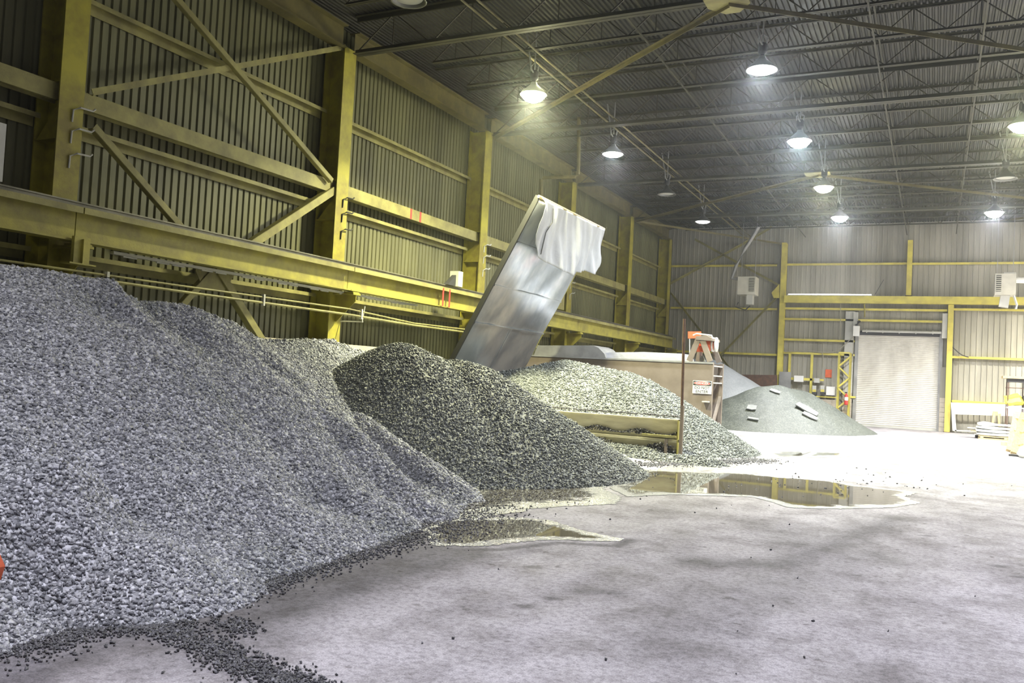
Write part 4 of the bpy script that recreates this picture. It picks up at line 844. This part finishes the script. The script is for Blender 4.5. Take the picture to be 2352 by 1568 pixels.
# low ledge planks at the foot of the left wall
p = W3(850, 800, X=-11.2); tag(MB().box(-11.35, -11.1, 12, 16, 1.2, W3(870, 797, X=-11.1)[2]).build('ledge_board', 'block'), 'beige ledge board seen between the gravel humps by the wall', 'board')

# ---------------------------------------------------------------- right hand clutter
YR = YB-.5
t = thing('white_panel_frame', 'big white board leaning on the back wall with a cut away opening', 'board', (W3(2250, 980, Y=YR)[0], YR, 0))
prism_px([(2184, 924), (2352, 930), (2352, 956), (2193, 951), (2197, 990), (2188, 989)], YR, .06, 'board', 'white', parent=t)
prism_px([(2193, 987), (2352, 992), (2352, 995), (2193, 990)], YR, .05, 'foot_rail', 'lightgrey', parent=t)
f0 = W3(2250, 1008, Z=0); YS = float(f0[1])
t = thing('bag_stack', 'stack of white plastic wrapped bags on a low pallet at the right', 'sacks', (f0[0]+.6, YS+.5, 0))
xa, xb = W3(2244, 1000, Y=YS)[0], W3(2326, 1000, Y=YS)[0]
MB().box(xa+.05, xb-.05, YS, YS+.9, .0, .05).box(xa+.05, xb-.05, YS, YS+.9, .09, .12).box(xa+.1, xa+.2, YS, YS+.9, .05, .09).box(xb-.25, xb-.15, YS, YS+.9, .05, .09).build('pallet', 'wood', t)
for k in range(4):
    zk = .12+k*.115; m = MB(); P = []; nu, nvv = 20, 8
    for i in range(nu+1):
        for j in range(nvv*2):
            q = j/(nvv*2)*2*math.pi; u2 = i/nu; ends = math.sin(math.pi*min(max(u2, .02), .98))**.25
            P.append((xa+(xb-xa)*u2+.03*math.sin(k*5), YS+.45+.47*ends*math.copysign(abs(math.cos(q))**.5, math.cos(q)), zk+.06+(.062+.01*math.sin(u2*9+k*2)+.03*(k == 3)*math.sin(u2*5+1))*ends*math.copysign(abs(math.sin(q))**.6, math.sin(q))))
    c_ = nvv*2; m.add(P, [(i*c_+j, i*c_+(j+1) % c_, (i+1)*c_+(j+1) % c_, (i+1)*c_+j) for i in range(nu) for j in range(c_)]+[tuple(range(c_)), tuple(nu*c_+j for j in range(c_))]); m.build('bag_layer', 'bag', t, True)
xa = W3(2222, 985, Y=YS+.6)[0]
t = thing('metal_plates', 'low stack of pale flat plates sticking out left of the bags', 'plates', (xa+.3, YS+.6, 0))
for k, (o_, z) in enumerate(((0, .34), (.12, .24), (.22, .12))):
    MB().box(xa+o_, xa+.75, YS+.5-.05*k, YS+.8, z, z+.03).build('plate', 'lightgrey' if k != 1 else 'wood', t)
MB().box(xa+.25, xa+.7, YS+.55, YS+.75, 0, .12).box(xa+.3, xa+.7, YS+.55, YS+.75, .15, .24).box(xa+.3, xa+.7, YS+.55, YS+.75, .27, .34).build('spacer', 'dark', t)
# sawhorse
YH = YS+1.3
t = thing('sawhorse', 'small timber trestle standing behind the white bags', 'trestle', (W3(2288, 970, Y=YH)[0], YH, 0))
zt_ = W3(2288, 951, Y=YH)[2]
for (u0, u1) in ((2276, 2283), (2299, 2293)):
    for y in (YH-.25, YH+.25): MB().bar((W3(u0, 970, Y=y)[0], y, 0), (W3(u1, 952, Y=YH)[0], YH+(y-YH)*.4, zt_), .07, .06, (0, 1, 0)).build('leg', 'wood', t)
MB().bar(W3(2279, 951, Y=YH), W3(2299, 952, Y=YH), .2, .08).build('top_beam', 'wood', t); MB().bar(W3(2280, 946, Y=YH), W3(2292, 947, Y=YH), .12, .07).build('loose_block', 'wood', t)
# rack with machine
YK = YS+.2
t = thing('steel_rack', 'dark legged steel rack with planks on top at the right edge of the photo', 'rack', (W3(2340, 900, Y=YK)[0], YK, 0))
zr = W3(2330, 868, Y=YK)[2]; xk = W3(2314, 900, Y=YK)[0]
for x in (xk, xk+.5, xk+1.15):
    for y in (YK, YK+.7): MB().box(x, x+.035, y, y+.035, 0, zr-.02).build('leg', 'rust', t)
MB().box(xk-.15, xk+1.3, YK-.1, YK+.8, zr-.02, zr+.06).build('top_plank', 'wood', t); MB().box(xk, xk+1.2, YK-.02, YK+.72, zr-.14, zr-.03).build('frame_rail', 'dark', t)
MB().box(xk-.02, xk+1.2, YK-.02, YK+.72, zr-.35, zr-.33).build('shelf_rail', 'rust', t); zs = W3(2330, 935, Y=YK)[2]; MB().box(xk-.02, xk+1.2, YK-.05, YK+.75, zs-.04, zs).build('lower_shelf', 'lightgrey', t)
t = thing('yellow_sack', 'bright yellow and white crumpled plastic on the rack shelf', 'plastic sack', (xk+.25, YK+.2, zs))
m = MB(); m.lathe([(.001, 0), (.2, .02), (.26, .12), (.2, .26), (.22, .32), (.1, .4), (.001, .42)], (0, 0, 0), 14)
m.v = [(x*(1.2+.25*math.sin(7*z+5*x))+xk+.2, y*(1+.2*math.sin(9*x))+YK+.15, z+zs+.05+.04*math.sin(x*15)) for x, y, z in m.v]; m.build('sack_body', 'yellowbag', t)
t = thing('rack_machine', 'dark boxy machine sitting on the rack shelf', 'machine', (xk+.8, YK+.2, zs))
MB().box(xk+.5, xk+1.05, YK+.02, YK+.5, zs, zs+.42).build('casing', 'dark', t); MB().box(xk+.55, xk+.8, YK, YK+.02, zs+.06, zs+.3).build('front_panel', 'grey', t)
t = thing('hand_tool', 'white and black hand tool lying on top of the rack planks', 'tool', (xk+.8, YK+.2, zr+.06))
MB().tube([(xk+.5, YK+.1, zr+.16), (xk+.8, YK+.2, zr+.2), (xk+1.05, YK+.2, zr+.17)], [.05, .1, .07], 10).build('body', 'lightgrey', t, True); MB().tube([(xk+.75, YK+.15, zr+.12), (xk+.85, YK+.15, zr+.3)], .06, 8).build('grip', 'black', t)
# leaning timber pallets
for k, (u0, v0, u1, v1, zt_, lab) in enumerate(((2317, 1040, 2335, 948, 0, 'front leaning timber beam at the right edge, nearest the bags'), (2328, 1046, 2350, 950, 0, 'second leaning timber beam, right of the front one'), (2342, 1042, 2362, 950, 0, 'third leaning timber beam cut by the right edge'))):
    p = W3(u0, v0, Z=0); q = W3(u1, v1, Y=p[1]+.9); m = MB(); m.bar(p+(0, 0, .06), q, .14, .10, (0, 1, 0)); o = m.build('timber_beam', 'wood'); tag(o, lab, 'timber', 'timbers leaning at the right edge')
    if k < 2:
        for s_ in (.2, .5, .8): 
            c_ = p*(1-s_)+q*s_; MB().bar(c_+(.03, -.03, .05), c_+(.14, .1, .08), .1, .05).build('cross_cleat', 'wood', o)
p = W3(2312, 1024, Z=0); tag(MB().bar(p+(-.1, 0, .06), p+(.25, .4, .06), .14, .12).build('timber_block', 'wood'), 'short timber block on the floor at the foot of the leaning timbers', 'timber')
p = W3(2350, 1052, Z=0); m = MB(); m.lathe([(.001, .5), (.2, .46), (.38, .3), (.45, .1), (.4, 0), (.001, 0)], (0, 0, 0), 18); m.v = [(x*(1+.1*math.sin(5*y+8*z))+p[0]+.35, y+p[1]+.2, z*(1+.15*math.sin(6*x))) for x, y, z in m.v]
tag(m.build('white_sack', 'bag', None, True), 'large white sack on the floor cut by the right edge of the photo', 'sack')
p = W3(2332, 1048, Z=0); tag(MB().prism([p+(-.15, 0, 0), p+(.3, -.1, 0), p+(.35, .15, 0), p+(-.05, .25, 0)], (0, 0, .05)).build('dark_rag', 'dark'), 'dark rag lying in front of the white sack', 'rag')
# orange loader bucket corner at the left edge
p = W3(2, 1300, d=3.1); t = thing('loader_bucket', 'orange metal corner cut by the left edge of the photo in front of the gravel', 'bucket', tuple(p+(-.3, -.1, -.3)))
c0 = [W3(-60, 1255, d=3.1), W3(0, 1272, d=3.1), W3(12, 1300, d=3.1), W3(2, 1330, d=3.1), W3(-10, 1345, d=3.1), W3(-60, 1350, d=3.1)]
MB().prism(c0, -_f*.04+(-.02, 0, 0)).build('side_plate', 'orange', t); MB().prism([W3(-60, 1262, d=3.2), W3(-2, 1278, d=3.2), W3(8, 1300, d=3.2), W3(-4, 1335, d=3.2), W3(-140, 1345, d=3.2)], (-.9, .5, 0)).build('back_shell', 'orange', t)
p2 = W3(-130, 1345, d=3.3); MB().box(p2[0]-.04, p2[0]+.04, p2[1]-.04, p2[1]+.04, 0, p2[2]).build('support', 'orange', t)

# ---------------------------------------------------------------- dusty air
HAZE = .0032
if HAZE:
    hm = bpy.data.materials.new('dusty_air'); hm.use_nodes = True; nt = hm.node_tree; nt.nodes.clear(); o_ = nt.nodes.new('ShaderNodeOutputMaterial'); vsn = nt.nodes.new('ShaderNodeVolumeScatter')
    vsn.inputs['Density'].default_value = HAZE; vsn.inputs['Anisotropy'].default_value = .9; vsn.inputs['Color'].default_value = (.88, .93, 1, 1); nt.links.new(vsn.outputs[0], o_.inputs['Volume'])
    hz = MB().box(XW-.3, XR+.3, YF-.3, YB+.3, -.05, ZD+.3).build('dusty_air', hm); tag(hz, 'thin dusty haze hanging in the air of the whole hall', 'haze', None, 'stuff')
